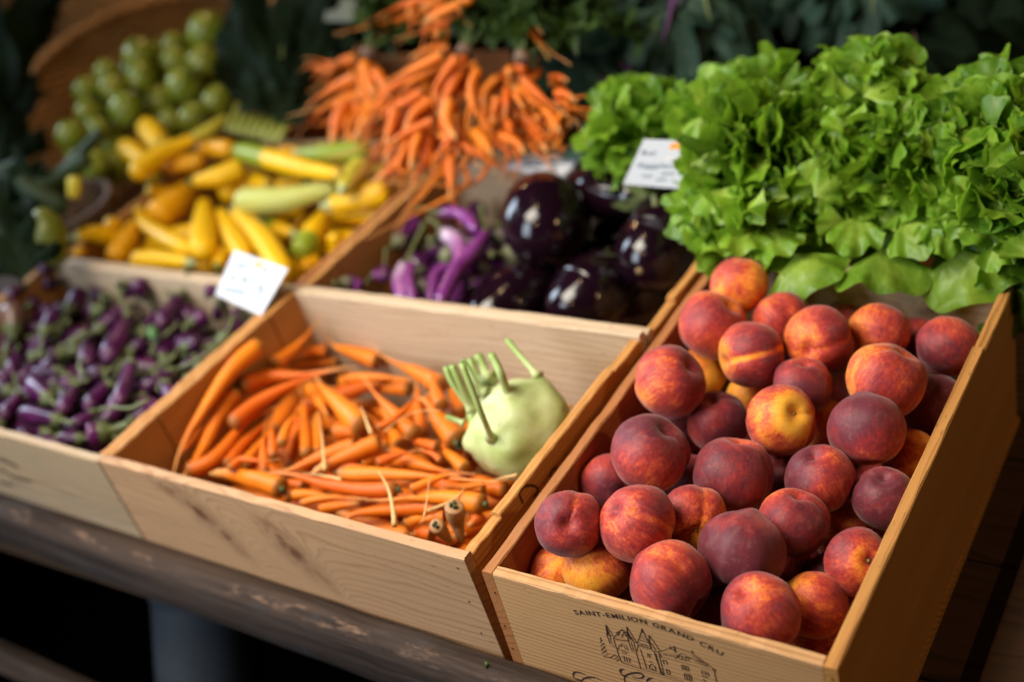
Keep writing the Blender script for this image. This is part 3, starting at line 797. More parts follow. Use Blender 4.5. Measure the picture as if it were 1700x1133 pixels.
# view, points head to tip, diameter in view pixels, profile (c carrot, r long root), leafy top, z start, label
Cd = [
 (2, [(850, 205), (760, 215), (660, 250)], 62, 'c', 0, .085, 'small carrot in shade along the back board'),
 (2, [(905, 265), (780, 278), (655, 292)], 46, 'c', 0, .09, 'thin carrot lying level near the back left of the pile'),
 (3, [(700, 225), (520, 215), (330, 225)], 88, 'c', 0, .09, 'thick level carrot behind the big pinkish one'),
 (3, [(320, 170), (520, 160), (770, 178)], 62, 'r', 0, .10, 'slim carrot running level across the back of the pile'),
 (2, [(1130, 270), (1000, 222), (880, 178)], 92, 'c', 0, .10, 'stout carrot with a dark green shoulder near the back board'),
 (3, [(880, 215), (720, 130), (560, 55), (460, -20)], 95, 'r', 0, .11, 'long carrot slanting down to the right along the back board'),
 (3, [(985, 380), (945, 300), (920, 205)], 92, 'c', 0, .11, 'carrot standing up right behind the kohlrabi stems'),
 (3, [(870, 330), (842, 250), (812, 165)], 82, 'c', 0, .11, 'carrot standing up left of the kohlrabi stems'),
 (3, [(760, 490), (740, 360), (730, 225)], 70, 'c', 0, .11, 'carrot pointing straight away beside the one in front of the kohlrabi'),
 (2, [(760, 420), (830, 540)], 92, 'c', 0, .10, 'short carrot end behind the big pinkish one'),
 (2, [(545, 300), (690, 170), (815, 22)], 84, 'r', 0, .13, 'carrot whose thin tip reaches up onto the back board at the left'),
 (2, [(480, 165), (330, 300), (190, 490), (42, 735)], 96, 'c', 0, .13, 'long carrot lying along the left board'),
 (2, [(190, 630), (110, 700), (40, 772)], 52, 'c', 0, .12, 'little carrot tip between the two long ones at the left board'),
 (2, [(345, 425), (250, 560), (165, 740), (80, 865)], 100, 'c', 0, .13, 'long carrot second from the left board'),
 (2, [(700, 600), (640, 660), (560, 740)], 90, 'c', 0, .10, 'shaded carrot under the crossing thin roots'),
 (2, [(690, 640), (660, 720), (600, 830)], 80, 'c', 0, .10, 'shaded carrot end in the hollow at the left'),
 (2, [(350, 408), (520, 355), (720, 338), (950, 292)], 100, 'r', 1, .14, 'large carrot with a green top lying across the left of the pile'),
 (2, [(60, 880), (200, 820), (300, 720), (400, 600), (540, 530), (700, 430)], 84, 'r', 0, .14, 'curved carrot sweeping up from the front left corner into a thin root'),
 (2, [(285, 850), (380, 725), (510, 600)], 66, 'c', 0, .13, 'slender carrot just right of the curved sweeping one'),
 (2, [(380, 850), (440, 770), (520, 660)], 62, 'c', 0, .12, 'slender carrot lying beside the two thin upright tips'),
 (2, [(310, 625), (450, 505), (640, 400), (810, 335), (1010, 298)], 86, 'r', 0, .15, 'bright carrot whose long root runs right across the left half of the pile'),
 (2, [(500, 890), (490, 760), (497, 650), (515, 560)], 50, 'r', 0, .14, 'thin carrot with its tip turned up, left of a matching pair'),
 (2, [(545, 800), (540, 690), (535, 600), (560, 520)], 54, 'r', 0, .14, 'thin carrot with its tip turned up, right of a matching pair'),
 (2, [(590, 730), (620, 640), (670, 560), (735, 465)], 60, 'r', 0, .145, 'carrot whose yellow root tip leans right over the hollow'),
 (2, [(728, 790), (722, 640), (712, 490)], 64, 'c', 0, .12, 'straight carrot pointing away, left of a paler one'),
 (2, [(795, 780), (790, 660), (795, 540)], 64, 'c', 0, .12, 'pale brownish carrot pointing away beside the straight one'),
 (2, [(885, 660), (960, 655), (1060, 665)], 92, 'c', 1, .12, 'carrot with its round green top facing the viewer'),
 (3, [(640, 560), (600, 490), (570, 440)], 88, 'c', 0, .11, 'carrot in shade in the middle of the pile'),
 (3, [(600, 430), (570, 390), (530, 335)], 64, 'c', 0, .12, 'carrot end poking up in the middle behind the slanting one'),
 (2, [(1045, 640), (930, 520), (815, 408)], 122, 'c', 0, .13, 'big pinkish orange carrot with a dark top in the middle'),
 (3, [(720, 490), (620, 385), (500, 265), (400, 130)], 86, 'r', 0, .14, 'carrot slanting from the middle with a thin root towards the back'),
 (3, [(500, 455), (610, 390), (700, 300), (810, 170)], 46, 'r', 0, .15, 'crooked thin root rising to the right in front of the kohlrabi'),
 (3, [(965, 535), (880, 430), (785, 305)], 128, 'c', 1, .12, 'thick carrot with a dark green top leaning against the kohlrabi'),
 (3, [(1010, 690), (940, 625), (860, 565)], 80, 'c', 0, .12, 'carrot tucked under the front of the kohlrabi'),
 (3, [(850, 560), (770, 535), (690, 515)], 58, 'c', 0, .13, 'short carrot with a dark end left of the kohlrabi'),
 (3, [(560, 600), (700, 645), (860, 690), (1060, 715)], 108, 'r', 0, .12, 'large carrot behind the long level one at the front'),
 (3, [(410, 665), (480, 625), (560, 590)], 62, 'c', 0, .13, 'carrot peeping out above the long level one at the left'),
 (3, [(500, 655), (620, 605), (770, 568)], 60, 'r', 0, .14, 'carrot ending in a pale curved tip above the long level one'),
 (3, [(865, 640), (830, 605), (760, 578)], 36, 'c', 0, .145, 'thin pale tail curling in front of the kohlrabi'),
 (3, [(390, 545), (180, 615), (15, 685)], 88, 'c', 0, .13, 'smooth carrot lying level at the left centre'),
 (3, [(525, 530), (400, 580), (260, 640), (120, 715)], 98, 'c', 0, .145, 'ringed carrot with a dark blunt top in the centre'),
 (3, [(225, 665), (300, 672), (420, 680)], 84, 'c', 1, .13, 'carrot with a dark chopped top behind the long level one'),
 (3, [(1120, 800), (1000, 815), (880, 840)], 90, 'c', 0, .11, 'shaded carrot in the right corner by the front board'),
 (3, [(860, 815), (1000, 790), (1120, 770), (1250, 745)], 60, 'r', 0, .13, 'slim carrot whose root touches the right board'),
 (3, [(278, 716), (500, 715), (740, 722), (960, 742), (1190, 758)], 90, 'r', 1, .15, 'long level carrot at the front with a green top on its left'),
 (2, [(600, 975), (430, 920), (290, 890), (190, 890)], 110, 'c', 1, .14, 'fat carrot with a green top lying along the front board at the left'),
 (2, [(300, 870), (370, 810), (480, 820), (585, 808)], 44, 'r', 0, .155, 'thin bent root lying over the fat carrot at the front board'),
 (2, [(720, 970), (660, 950), (610, 930)], 74, 'c', 0, .12, 'short shaded carrot near the front board'),
 (3, [(20, 835), (110, 830), (210, 830)], 64, 'c', 0, .135, 'small carrot beside the front board left of the middle'),
 (3, [(625, 800), (420, 805), (200, 770), (10, 715)], 86, 'c', 1, .145, 'carrot with a green butt at its right end near the front board'),
 (3, [(170, 915), (280, 895), (400, 880)], 62, 'c', 0, .14, 'short carrot with a dark tip along the front board'),
 (3, [(60, 885), (160, 858), (290, 846), (450, 855)], 48, 'r', 0, .15, 'little carrot trailing a pale root along the front board'),
 (3, [(880, 905), (600, 915), (345, 955)], 92, 'c', 0, .13, 'dark carrot low behind the front board'),
 (3, [(1120, 885), (900, 850), (700, 850), (560, 862), (430, 862)], 106, 'r', 1, .145, 'thick carrot in the front right with rings round its body'),
 (3, [(690, 805), (790, 762), (905, 718)], 58, 'c', 0, .155, 'small pale tipped carrot lying on the long level one'),
 (3, [(820, 1060), (760, 1050), (690, 1055)], 84, 'c', 0, .13, 'dark orange carrot under the brown stubs'),
 (3, [(1090, 950), (1060, 985), (1020, 1010)], 76, 'c', 0, .13, 'carrot end between the brown stub and the right board'),
 (3, [(660, 1010), (720, 980), (800, 965)], 68, 'c', 0, .14, 'crooked carrot near the front board left of the brown stubs'),
 (3, [(890, 955), (830, 965), (770, 975)], 70, 'c', 0, .145, 'short carrot just left of the taller brown stub'),
]
for i, (vw, pts, dia, kind, top, z, lab) in enumerate(Cd):
    fn, sc = (Z2, 3.331) if vw == 2 else (Z3, 3.434)
    pr = carrot_prof(.22) if kind == 'c' else root_prof()
    q_ = [fn(p) for p in pts]
    if kind == 'c' and i % 5 and math.dist(q_[0], q_[-1]) > 34:
        rs_ = np.random.default_rng(40+i); dx, dy = q_[-1][0]-q_[-2][0], q_[-1][1]-q_[-2][1]; l_ = math.hypot(dx, dy); L_ = .30*math.dist(q_[0], q_[-1]); a_ = rs_.normal(0, .45)
        q_.append((q_[-1][0]+L_*(dx*math.cos(a_)-dy*math.sin(a_))/l_, q_[-1][1]+L_*(dx*math.sin(a_)+dy*math.cos(a_))/l_)); pr = tail_prof
    P, r = pileC.place(q_, dia*1.10/2/sc, pr, z, n=14)
    o = make_carrot(P, r, pr, 500+i, top=bool(top)); tag(o, lab, 'carrot', GC)
# two brown stubs standing on end
for pts, dia, lab in (([(940, 895), (955, 980), (985, 1110)], 116, 'tall brownish carrot stub standing on end in the front right corner'), ([(838, 1005), (880, 1050), (930, 1110)], 92, 'shorter brownish carrot stub beside the tall one in the front right corner')):
    pts = [Z3(p) for p in pts]; P = [at(*pts[0], .172), at(*pts[1], .150), at(*pts[2], .128)]; r = dia/2/3.434*depth(P[0])/F
    o = make_carrot(P, r, carrot_prof(.5), 77, mat=M['carrot_brown'], top=True); tag(o, lab, 'carrot', GC)
# loose pale root threads: each belongs to a carrot tip, lying on the pile
for i, (pts, dia, lab) in enumerate((
   ([(545, 470), (640, 395), (740, 355), (870, 350)], 9, 'fine yellow root thread arching left of the kohlrabi'),
   ([(205, 690), (203, 560), (195, 450)], 24, 'pale upright root tip at the left centre'),
   ([(470, 485), (450, 430), (432, 380)], 26, 'short yellow root tip in the middle'),
   ([(300, 745), (200, 725), (80, 708)], 22, 'pale root strand lying over the carrots at the front left'),
   ([(600, 1010), (602, 940), (585, 840), (535, 755)], 34, 'pale curved root tip sticking up behind the front board'),
   ([(790, 925), (920, 870), (975, 830), (1000, 788)], 24, 'pale hooked root curling over the thick front right carrot'),
   ([(770, 960), (800, 870), (822, 800)], 14, 'thin upright root thread beside the hooked one'),
   ([(1300, 718), (1220, 735), (1150, 752)], 20, 'pale root end touching the right board below the kohlrabi'))):
    P, r = pileC.place([Z3(p) for p in pts], dia/2/3.434, lambda t: 1-.75*t, .155, n=6, tilt=None)
    if i in (1, 2, 4, 6): P = [p+np.array([0, 0, .02*j/len(P)]) for j, p in enumerate(P)]
    m = MB(); m.add(*tubedata(P, lambda t: max(.0005, r*(1-.8*t)), [j/15 for j in range(16)], 8, lump=.08, seed=i))
    c = np.mean(m.v, axis=0); o = m.build('carrot_root', M['root_thread'], origin=c); tag(o, lab, 'root')

# ------------------------------------------------------------------ kohlrabi
def kohlrabi():
    c = atd(861, 712, 1.345); r = 86*1.345/F
    root = empty('kohlrabi', c-np.array([0, 0, r])); tag(root, 'pale green kohlrabi with cut stalks lying on the carrots against the right board', 'kohlrabi'); bpy.context.view_layer.update()
    ax = Vector(RT*(-.62)+UP*.62-FW*.35).normalized(); q = Vector((0, 0, 1)).rotation_difference(ax)
    V, Fc = [], []; nu, nv = 56, 36
    scars = [Vector((math.sin(a)*math.cos(b), math.sin(a)*math.sin(b), math.cos(a))) for a, b in ((.5, .3), (.8, 2.2), (1.0, 4.1), (1.25, 5.3), (1.3, 1.2), (.65, 3.3))]
    for i in range(nv+1):
        th = PI*i/nv
        for j in range(nu):
            ph = 2*PI*j/nu; d = Vector((math.sin(th)*math.cos(ph), math.sin(th)*math.sin(ph), math.cos(th)))
            k = 1+.115*mnoise.noise(d*1.4+Vector((5, 0, 0)))+.028*mnoise.noise(d*4)
            k *= 1-.07*abs(d.z)**2+.10*math.exp(-((th-.0)/.35)**2)
            for s in scars:
                a = d.angle(s); k += .105*math.exp(-(a/.18)**2)
            V.append(Vector(c)+(q @ Vector((d.x*k*1.08, d.y*k*1.03, d.z*k*.95)))*r)
    for i in range(nv):
        for j in range(nu): Fc.append((i*nu+j, (i+1)*nu+j, (i+1)*nu+(j+1) % nu, i*nu+(j+1) % nu))
    me = mesh('bulb', V, Fc); bm = bmesh.new(); bm.from_mesh(me); bmesh.ops.remove_doubles(bm, verts=bm.verts, dist=1e-6); bm.to_mesh(me); bm.free()
    b = NB('kohlrabi_skin'); o = b.obj()
    n1 = b.noise(o, 22., 4.); n2 = b.noise(o, 90., 4., .65); n3 = b.noise(b.vm('ADD', o, (3, 1, 2)), 38., 5., .7)
    cc = b.mix(b.mapr(n1, .30, .65), (.31, .38, .115), (.48, .53, .25)); cc = b.mix(b.mapr(n1, .56, .74, 0., .7), cc, (.58, .64, .43))
    cc = b.mix(b.mapr(n3, .60, .68, 0., .75), cc, (.25, .17, .07)); cc = b.mix(b.mapr(n2, .62, .75, 0., .3), cc, (.60, .65, .44))
    b.bump(b.ma('ADD', n2, n1), .15, .002)
    o_ = link('bulb', me, b.fin(cc, .48, Specular_IOR_Level=.35, Subsurface_Weight=.08, Subsurface_Scale=.006, Subsurface_Radius=(.6, 1., .3))); onto(o_, root)
    st = NB('kohlrabi_stalk'); al = st.attr('along'); f = st.noise(st.obj(), 60., 3.)
    stm = st.fin(st.mix(st.mapr(al, .1, .9), st.mix(f, (.46, .52, .24), (.34, .42, .16)), (.24, .34, .085)), .5)
    cut = plain('stalk_cut', (.16, .22, .06), .7, 300); M['cut'] = cut
    K = lambda p: (720+p[0]/4.046, 540+p[1]/4.046)
    for pts, dia, dz in (
        ([(255, 575), (180, 470), (120, 380), (80, 285)], 44, (0, -.004, -.006, -.004)),
        ([(262, 560), (205, 450), (160, 350), (120, 270)], 48, (-.004, -.014, -.02, -.02)),
        ([(390, 765), (330, 620), (260, 440), (185, 255)], 42, (-.012, -.035, -.045, -.045)),
        ([(345, 455), (290, 400), (240, 310), (195, 240)], 46, (0, 0, .004, .006)),
        ([(330, 440), (300, 370), (265, 300), (245, 235)], 52, (.006, .012, .016, .02)),
        ([(365, 360), (335, 290), (300, 210)], 66, (.012, .022, .03)),
        ([(495, 450), (455, 340), (420, 260), (385, 200)], 56, (-.02, -.018, -.014, -.01)),
        ([(700, 345), (610, 240), (550, 170), (495, 105)], 44, (.012, .025, .035, .045)),
        ([(200, 660), (150, 640), (90, 620)], 40, (0, .002, .004))):
        P = []
        for i, p in enumerate(pts):
            x, y = K(p); dx, dy = (x-861)/86, (y-712)/86; h = max(0, 1-dx*dx-dy*dy)
            base = 1.345-math.sqrt(h)*r*.93
            P.append(atd(x, y, (base if i == 0 else None) or 0) if i == 0 else None)
            if i == 0: b0 = base
            else: P[-1] = atd(x, y, b0+dz[i])
        rr = dia/2/4.046*b0/F
        m = MB(); m.add(*tubedata(P, lambda t: rr*(1+1.1*max(0., 1-t/.16)**2), [i/13 for i in range(14)], 10, lump=.03, seed=len(pts)))
        s_ = m.build('stalk', stm, origin=P[0]); onto(s_, root)
        m = MB(); d = dirn(P[-1], P[-2]); m.tube([P[-1]-d*.0004, P[-1]+d*.0012], lambda t: rr*.97, 3, 10); u_ = m.build('cut_end', cut, origin=P[-1]); onto(u_, s_)
kohlrabi()
# ------------------------------------------------------------------ summer squash
def squash_mat(name, ca, cb, split=None, stripe=.0):
    b = NB(name); al = b.attr('along'); o = b.obj(); p = b.shift(o, 7.)
    n1 = b.noise(b.scale(p, (18, 18, 18)), 1., 4.); fl = b.noise(b.scale(p, (160, 160, 160)), 1., 2.)
    c = b.mix(b.mapr(n1, .3, .7, 0., .6), ca, tuple(x*.82 for x in ca))
    if split is not None:
        e = b.ma('ADD', al, b.ma('MULTIPLY', b.ma('SUBTRACT', n1, .5), .05)); c = b.mix(b.mapr(e, split-.012, split+.012), c, cb)
    c = b.mix(b.mapr(fl, .62, .72, 0., .30), c, (.70, .62, .22))
    c = b.mix(b.mapr(al, .07, .0, 0., .55), c, (.36, .40, .12))
    b.bump(n1, .08, .002)
    return b.fin(c, .40, Specular_IOR_Level=.32, Subsurface_Weight=.05, Subsurface_Scale=.005, Subsurface_Radius=(1., .7, .1))
YE, OR_, GR, PG = (.84, .49, .003), (.76, .36, .003), (.24, .31, .018), (.50, .52, .13)
M['sq_yellow'] = squash_mat('yellow_squash_skin', YE, YE); M['sq_orange'] = squash_mat('deep_yellow_squash_skin', OR_, OR_)
M['sq_pale'] = squash_mat('pale_green_squash_skin', PG, PG); M['sq_green'] = squash_mat('green_squash_skin', GR, GR)
M['sq_lime'] = squash_mat('lime_squash_skin', (.55, .47, .045), YE)
M['sq_yg'] = squash_mat('two_tone_squash_skin', YE, GR, .45); M['sq_yg2'] = squash_mat('mostly_yellow_squash_skin', YE, GR, .66)
M['sq_stem'] = plain('squash_stem', (.075, .12, .022), .6, 120); M['sq_stem_pale'] = plain('pale_squash_stem', (.42, .47, .22), .6, 120)
def squash_prof(neck=.66, end=.1):
    def f(t):
        a = math.sqrt(max(0., 1-(1-min(1, t/.06))**2)); z = math.sqrt(max(0., 1-(1-min(1, (1-t)/(end)))**2))
        k = neck+(1-neck)*(.5-.5*math.cos(PI*min(1, t/.62)))
        return max(.05, a)*max(.02, z)*k
    return f
def make_squash(P, r, prof, mat, seed, stem=None):
    m = MB(); m.add(*tubedata(P, lambda t: max(.0006, prof(t)*r), cosine_ts(24), 18, lump=.012, seed=seed, ridge=5, ridge_amp=.02))
    c = np.mean(m.v, axis=0); c[2] = min(x[2] for x in m.v)
    o = m.build('summer_squash', mat, origin=c)
    if stem:
        C = catmull(P, [0, .04]); d = dirn(C[0], C[1]); m2 = MB(); k = r*prof(.10)
        m2.tube([C[0]-d*r*.30, C[0]+d*r*.15, C[0]+d*r*.75], lambda t: k*(.80-.42*min(1, t*1.5)), 7, 10, ridge=5, ridge_amp=.14)
        s_ = m2.build('stem', M['sq_stem'] if stem == 1 else M['sq_stem_pale'], origin=C[0]); onto(s_, o)
    return o
Z4 = lambda p: (80+p[0]/3.656, 170+p[1]/3.656)
Z5 = lambda p: (360+p[0]/3.656, 170+p[1]/3.656)
mZ = Matrix.Translation((*pZ, TZ)) @ RZ(PSI)
pileZ = Pile(mZ, CW, .348, 0, .3, tol=.70)
GS = 'summer squash heaped in the back left crate'
k = 0
for i in range(300):                                     # hidden layer
    a = rng.uniform(0, PI); L = rng.uniform(.10, .15); q = np.array([rng.uniform(.05, CW-.05), rng.uniform(.05, .30)]); e = np.array([math.cos(a), math.sin(a)])*L/2
    if not all(.035 < x < m_-.035 for p in (q-e, q+e) for x, m_ in zip(p, (CW, .348))): continue
    z = rng.uniform(.03, .115)+.06*(q[1]/.348)*(1-q[0]/CW); P = [np.array(mZ @ Vector((*(q+e*s), z-TZ+.004*(1-s*s)))) for s in (-1, 0, 1)]; r = rng.uniform(.018, .023); pr = squash_prof(); ts = [j/13 for j in range(14)]
    Q = catmull(P, ts); qq = np.array([pr(t)*r for t in ts])
    if pileZ.over(Q, qq) > .006: continue
    pileZ.put(Q, qq); k += 1
    tag(make_squash(P, r, pr, M['sq_yellow'], i), 'yellow squash deep under the heap, hardly showing', 'squash', GS)
    if k >= 24: break
Sq = [  # view, points stem end first, diameter, material, stem, z, label
 (5, [(610, 255), (700, 330), (980, 430)], 100, 'sq_lime', 0, .15, 'yellow green squash under the carrot tips at the back right'),
 (4, [(690, 270), (590, 130)], 150, 'sq_yellow', 0, .24, 'stubby yellow squash pointing up at the top of the heap'),
 (4, [(590, 360), (455, 262)], 128, 'sq_yellow', 0, .23, 'yellow squash end jutting left towards the green tomatoes'),
 (4, [(600, 530), (760, 550)], 76, 'sq_yellow', 0, .17, 'small yellow squash showing under the green stemmed one'),
 (4, [(1085, 95), (960, 190), (880, 230)], 96, 'sq_lime', 0, .23, 'yellow green squash neck reaching up beside the ribbed stalks'),
 (4, [(900, 215), (700, 310), (510, 445)], 122, 'sq_yellow', 0, .235, 'long yellow squash slanting across the top of the heap'),
 (4, [(690, 405), (820, 372), (945, 350)], 108, 'sq_orange', 1, .21, 'yellow squash with a dark green stem just under the long slanting one'),
 (4, [(650, 455), (590, 430)], 104, 'sq_lime', 0, .21, 'rounded yellow green squash end facing left'),
 (4, [(915, 283), (1010, 280), (1125, 290)], 118, 'sq_orange', 1, .215, 'orange yellow squash lying level near the ribbed stalks'),
 (5, [(500, 295), (370, 290)], 64, 'sq_orange', 0, .18, 'small orange yellow squash between the two green ended ones'),
 (4, [(545, 640), (570, 690), (610, 720)], 96, 'sq_yellow', 0, .16, 'yellow squash behind the big orange yellow one at the left'),
 (4, [(890, 500), (760, 620), (640, 710)], 190, 'sq_orange', 0, .17, 'biggest orange yellow squash in the left middle of the heap'),
 (4, [(885, 480), (1040, 450), (1190, 390)], 132, 'sq_yellow', 1, .20, 'yellow squash with a pointed green stem resting on the biggest one'),
 (5, [(760, 440), (560, 405), (350, 350), (110, 290)], 132, 'sq_yg2', 0, .18, 'two tone squash, yellow with a green blunt end on the left'),
 (5, [(500, 310), (680, 315), (930, 290)], 138, 'sq_green', 2, .18, 'green squash with a pale collar at its left end'),
 (5, [(540, 480), (450, 480), (360, 500)], 86, 'sq_yellow', 1, .16, 'yellow squash with a dark stem above the pale green one'),
 (5, [(600, 490), (760, 460)], 86, 'sq_yellow', 0, .16, 'yellow squash just behind the pale green one on the right'),
 (5, [(330, 500), (180, 490), (20, 575)], 150, 'sq_yellow', 0, .165, 'plump yellow squash left of the pale green one'),
 (4, [(950, 610), (945, 770), (945, 930)], 168, 'sq_yellow', 1, .15, 'fat upright yellow squash beside the black gap'),
 (5, [(470, 800), (380, 770), (270, 725)], 122, 'sq_yg', 2, .13, 'yellow and green squash under the pale green one'),
 (5, [(560, 720), (480, 745)], 90, 'sq_orange', 0, .12, 'orange yellow squash deep under the pale one'),
 (5, [(740, 510), (400, 590), (120, 595)], 158, 'sq_pale', 0, .18, 'long pale green squash lying level across the right of the heap'),
 (5, [(690, 620), (830, 590), (1060, 535)], 168, 'sq_yellow', 2, .165, 'yellow squash with a pale collar lying against the right board'),
 (5, [(765, 530), (810, 460), (890, 380)], 146, 'sq_lime', 2, .20, 'pale yellow squash with a pale collar standing over the right end'),
 (5, [(650, 680), (590, 790), (500, 925)], 152, 'sq_yg2', 0, .14, 'two tone squash, yellow above and green below, pointing at the front right corner'),
 (5, [(690, 830), (750, 835)], 96, 'sq_yellow', 0, .10, 'small yellow squash low beside the right board'),
 (5, [(620, 960), (510, 1020)], 110, 'sq_orange', 0, .12, 'orange yellow squash in the front right corner'),
 (5, [(950, 430), (1010, 420)], 96, 'sq_lime', 0, .14, 'yellow green squash in shade under the hanging carrot tips'),
 (4, [(190, 870), (195, 940)], 76, 'sq_orange', 0, .13, 'orange yellow squash low in the front left corner'),
 (4, [(430, 750), (345, 735)], 92, 'sq_yellow', 1, .15, 'small yellow squash with a dark stem at the far left'),
 (4, [(170, 815), (290, 795), (440, 850)], 112, 'sq_yellow', 2, .16, 'yellow squash with a green neck at the left end of the front row'),
 (4, [(550, 715), (680, 805), (870, 905)], 120, 'sq_yellow', 0, .15, 'long yellow squash slanting down to the right in the front row'),
 (4, [(515, 745), (480, 840), (400, 955)], 138, 'sq_orange', 1, .17, 'yellow squash with its dark stem pointing up in the front row'),
 (4, [(740, 790), (860, 780)], 62, 'sq_lime', 1, .12, 'small yellow green squash beside the black gap'),
 (4, [(860, 975), (700, 960), (515, 960)], 128, 'sq_yellow', 2, .165, 'yellow squash lying level right behind the front board'),
 (4, [(1030, 1000), (1070, 900)], 96, 'sq_yellow', 1, .14, 'short yellow squash with a green end left of the price card'),
 (4, [(900, 1010), (990, 975)], 70, 'sq_yellow', 1, .14, 'little yellow squash with a dark end behind the front board'),
 (4, [(1045, 660), (1110, 790), (1200, 950)], 128, 'sq_yellow', 1, .155, 'yellow squash slanting down to the price card, left of a twin'),
 (5, [(110, 660), (280, 830), (420, 1060)], 148, 'sq_yellow', 2, .155, 'yellow squash slanting down to the price card, right of a twin'),
]
for i, (vw, pts, dia, mt, stem, z, lab) in enumerate(Sq):
    fn = Z4 if vw == 4 else Z5; pr = squash_prof(.62 if len(pts) > 2 else .8, .12 if len(pts) > 2 else .3)
    P, r = pileZ.place([fn(p) for p in pts], dia/2/3.656, pr, z, n=10, free=(z > .2))
    r = dia/2/3.656*depth(P[len(P)//2])/F
    o = make_squash(P, r, pr, M[mt], 900+i, stem); tag(o, lab, 'squash', GS)

# ------------------------------------------------------------------ small purple eggplants
def aubergine_mat(name, c1, c2, top, rough=.22, ts=.12, white=0., spec=.55, coat=.25):
    b = NB(name); al = b.attr('along'); o = b.obj(); p = b.shift(o, 11.)
    n1 = b.noise(b.scale(p, (25, 25, 25)), 1., 4.)
    c = b.mix(b.mapr(n1, .35, .7), c1, c2); c = b.mix(b.mapr(b.ma('ADD', al, b.ma('MULTIPLY', n1, .15)), .85, 1.1, 0., .7), c, top)
    if white: c = b.mix(b.mapr(al, .0, white, .85, 0.), c, (.55, .42, .52))
    fl = b.noise(b.scale(p, (120, 120, 120)), 1., 2.); c = b.mix(b.mapr(fl, .68, .76, 0., .3), c, (.30, .18, .22))
    return b.fin(c, rough, Specular_IOR_Level=spec, Coat_Weight=coat, Coat_Roughness=.12)
M['mini'] = aubergine_mat('purple_eggplant_skin', (.036, .003, .033), (.085, .007, .070), (.12, .04, .09), .33, spec=.38, coat=0.)
M['mini_bronze'] = aubergine_mat('bronze_eggplant_skin', (.15, .075, .055), (.19, .10, .075), (.2, .1, .08), .3)
M['calyx'] = plain('calyx_green', (.085, .105, .030), .6, 90, .4)
M['calyx_dull'] = plain('calyx_dull_green', (.140, .140, .075), .6, 90, .4)
M['stalk'] = plain('stalk_green', (.105, .118, .036), .6, 120, .35)
def egg_prof(neck=.72):
    def f(t):                                            # t 0 at the calyx, 1 at the round tip
        z = math.sqrt(max(0., 1-(1-min(1, (1-t)/.24))**2)); return max(.03, z)*(neck+(1-neck)*(.5-.5*math.cos(PI*min(1, t/.7))))
    return f
def make_eggplant(B, r, prof, mat, seed, stalk=None, name='small_eggplant', cal='calyx', nseg=14, rings=16, sr=.26, cl=.30):
    m = MB(); m.add(*tubedata(B, lambda t: max(.0005, prof(t)*r), cosine_ts(rings), nseg, lump=.012, seed=seed))
    c = np.mean(m.v, axis=0); c[2] = min(x[2] for x in m.v); o = m.build(name, mat, origin=c)
    C = catmull(B, [0., cl*.5, cl]); d = dirn(C[0], C[1])
    k = r*prof(.02)+r*.05
    V, Fc = [], []; nb = 20; a = np.array([0, 0, 1.]) if abs(d[2]) < .9 else np.array([1., 0, 0]); N = np.cross(d, a); N /= np.linalg.norm(N); Bn = np.cross(d, N)
    lv = [(.9, .20), (.55, .34), (.20, .62), (0., .95), (-.35, 1.08), (-.75, 1.12)]
    for li, (h, w) in enumerate(lv):
        for j in range(nb):
            q = 2*PI*j/nb; lobe = (.5+.5*math.cos(5*q)) if li >= 4 else 1
            hh = h if li < 4 else h*lobe*(1.15 if li == 5 else 1)+(-.05 if li == 4 else -.06)
            pr_t = min(.95, max(.02, -hh*cl*.8)); w2 = w*(1 if li < 4 else prof(max(.03, pr_t))/prof(.02)/1.06*.99)
            V.append(C[0]+d*hh*r+(math.cos(q)*N+math.sin(q)*Bn)*k*w2)
    for li in range(len(lv)-1):
        for j in range(nb): Fc.append((li*nb+j, li*nb+(j+1) % nb, (li+1)*nb+(j+1) % nb, (li+1)*nb+j))
    m2 = MB(); m2.add(V, Fc); s_ = m2.build('calyx', M[cal], origin=C[0]); onto(s_, o)
    S0 = C[0]+d*r*.6
    if stalk is None: stalk = [S0+d*r*1.2+np.array([0, 0, .002])]
    m3 = MB(); m3.tube([C[0]+d*r*.3, S0, *stalk], lambda t: r*sr*(1.15-.35*math.sin(PI*t)), 12, 7, lump=.05, seed=seed)
    t_ = m3.build('stalk', M['stalk'], origin=S0); onto(t_, o)
    return o
mA = Matrix.Translation((*pA, TZ)) @ RZ(PSI)
pileA = Pile(mA, CW, CD, 0, .2, tol=.72)
GA = 'small purple eggplants in the front left crate'
k = 0
for i in range(1600):
    a = rng.uniform(0, 2*PI); L = rng.uniform(.048, .066); q = np.array([rng.uniform(.03, CW-.03), rng.uniform(.03, CD-.03)]); e = np.array([math.cos(a), math.sin(a)])*L/2
    if not all(.022 < x < m_-.022 for p in (q-e, q+e) for x, m_ in zip(p, (CW, CD))): continue
    z = rng.uniform(.075, .150); tl = rng.uniform(-.012, .012); P = [np.array(mA @ Vector((*(q+e*s), z-TZ+tl*s))) for s in (-1, 0, 1)]; r = rng.uniform(.0135, .0165); pr = egg_prof(); ts = [j/13 for j in range(14)]
    Q = catmull(P, ts); qq = np.array([pr(t)*r for t in ts])
    if pileA.over(Q, qq) > .0035: continue
    pileA.put(Q, qq); k += 1
    d = dirn(P[0], P[1]); st = [P[0]+d*.020+np.array([rng.normal(0, .005), rng.normal(0, .005), .004]), P[0]+d*.034+np.array([rng.normal(0, .010), rng.normal(0, .010), .006+.014*(k % 3 == 0)])]
    tag(make_eggplant(P, r, pr, M['mini'], i, st if k % 2 else None, nseg=10, rings=12), 'small purple eggplant among the lower ones, partly covered by its neighbours', 'eggplant', GA)
    if k >= 165: break
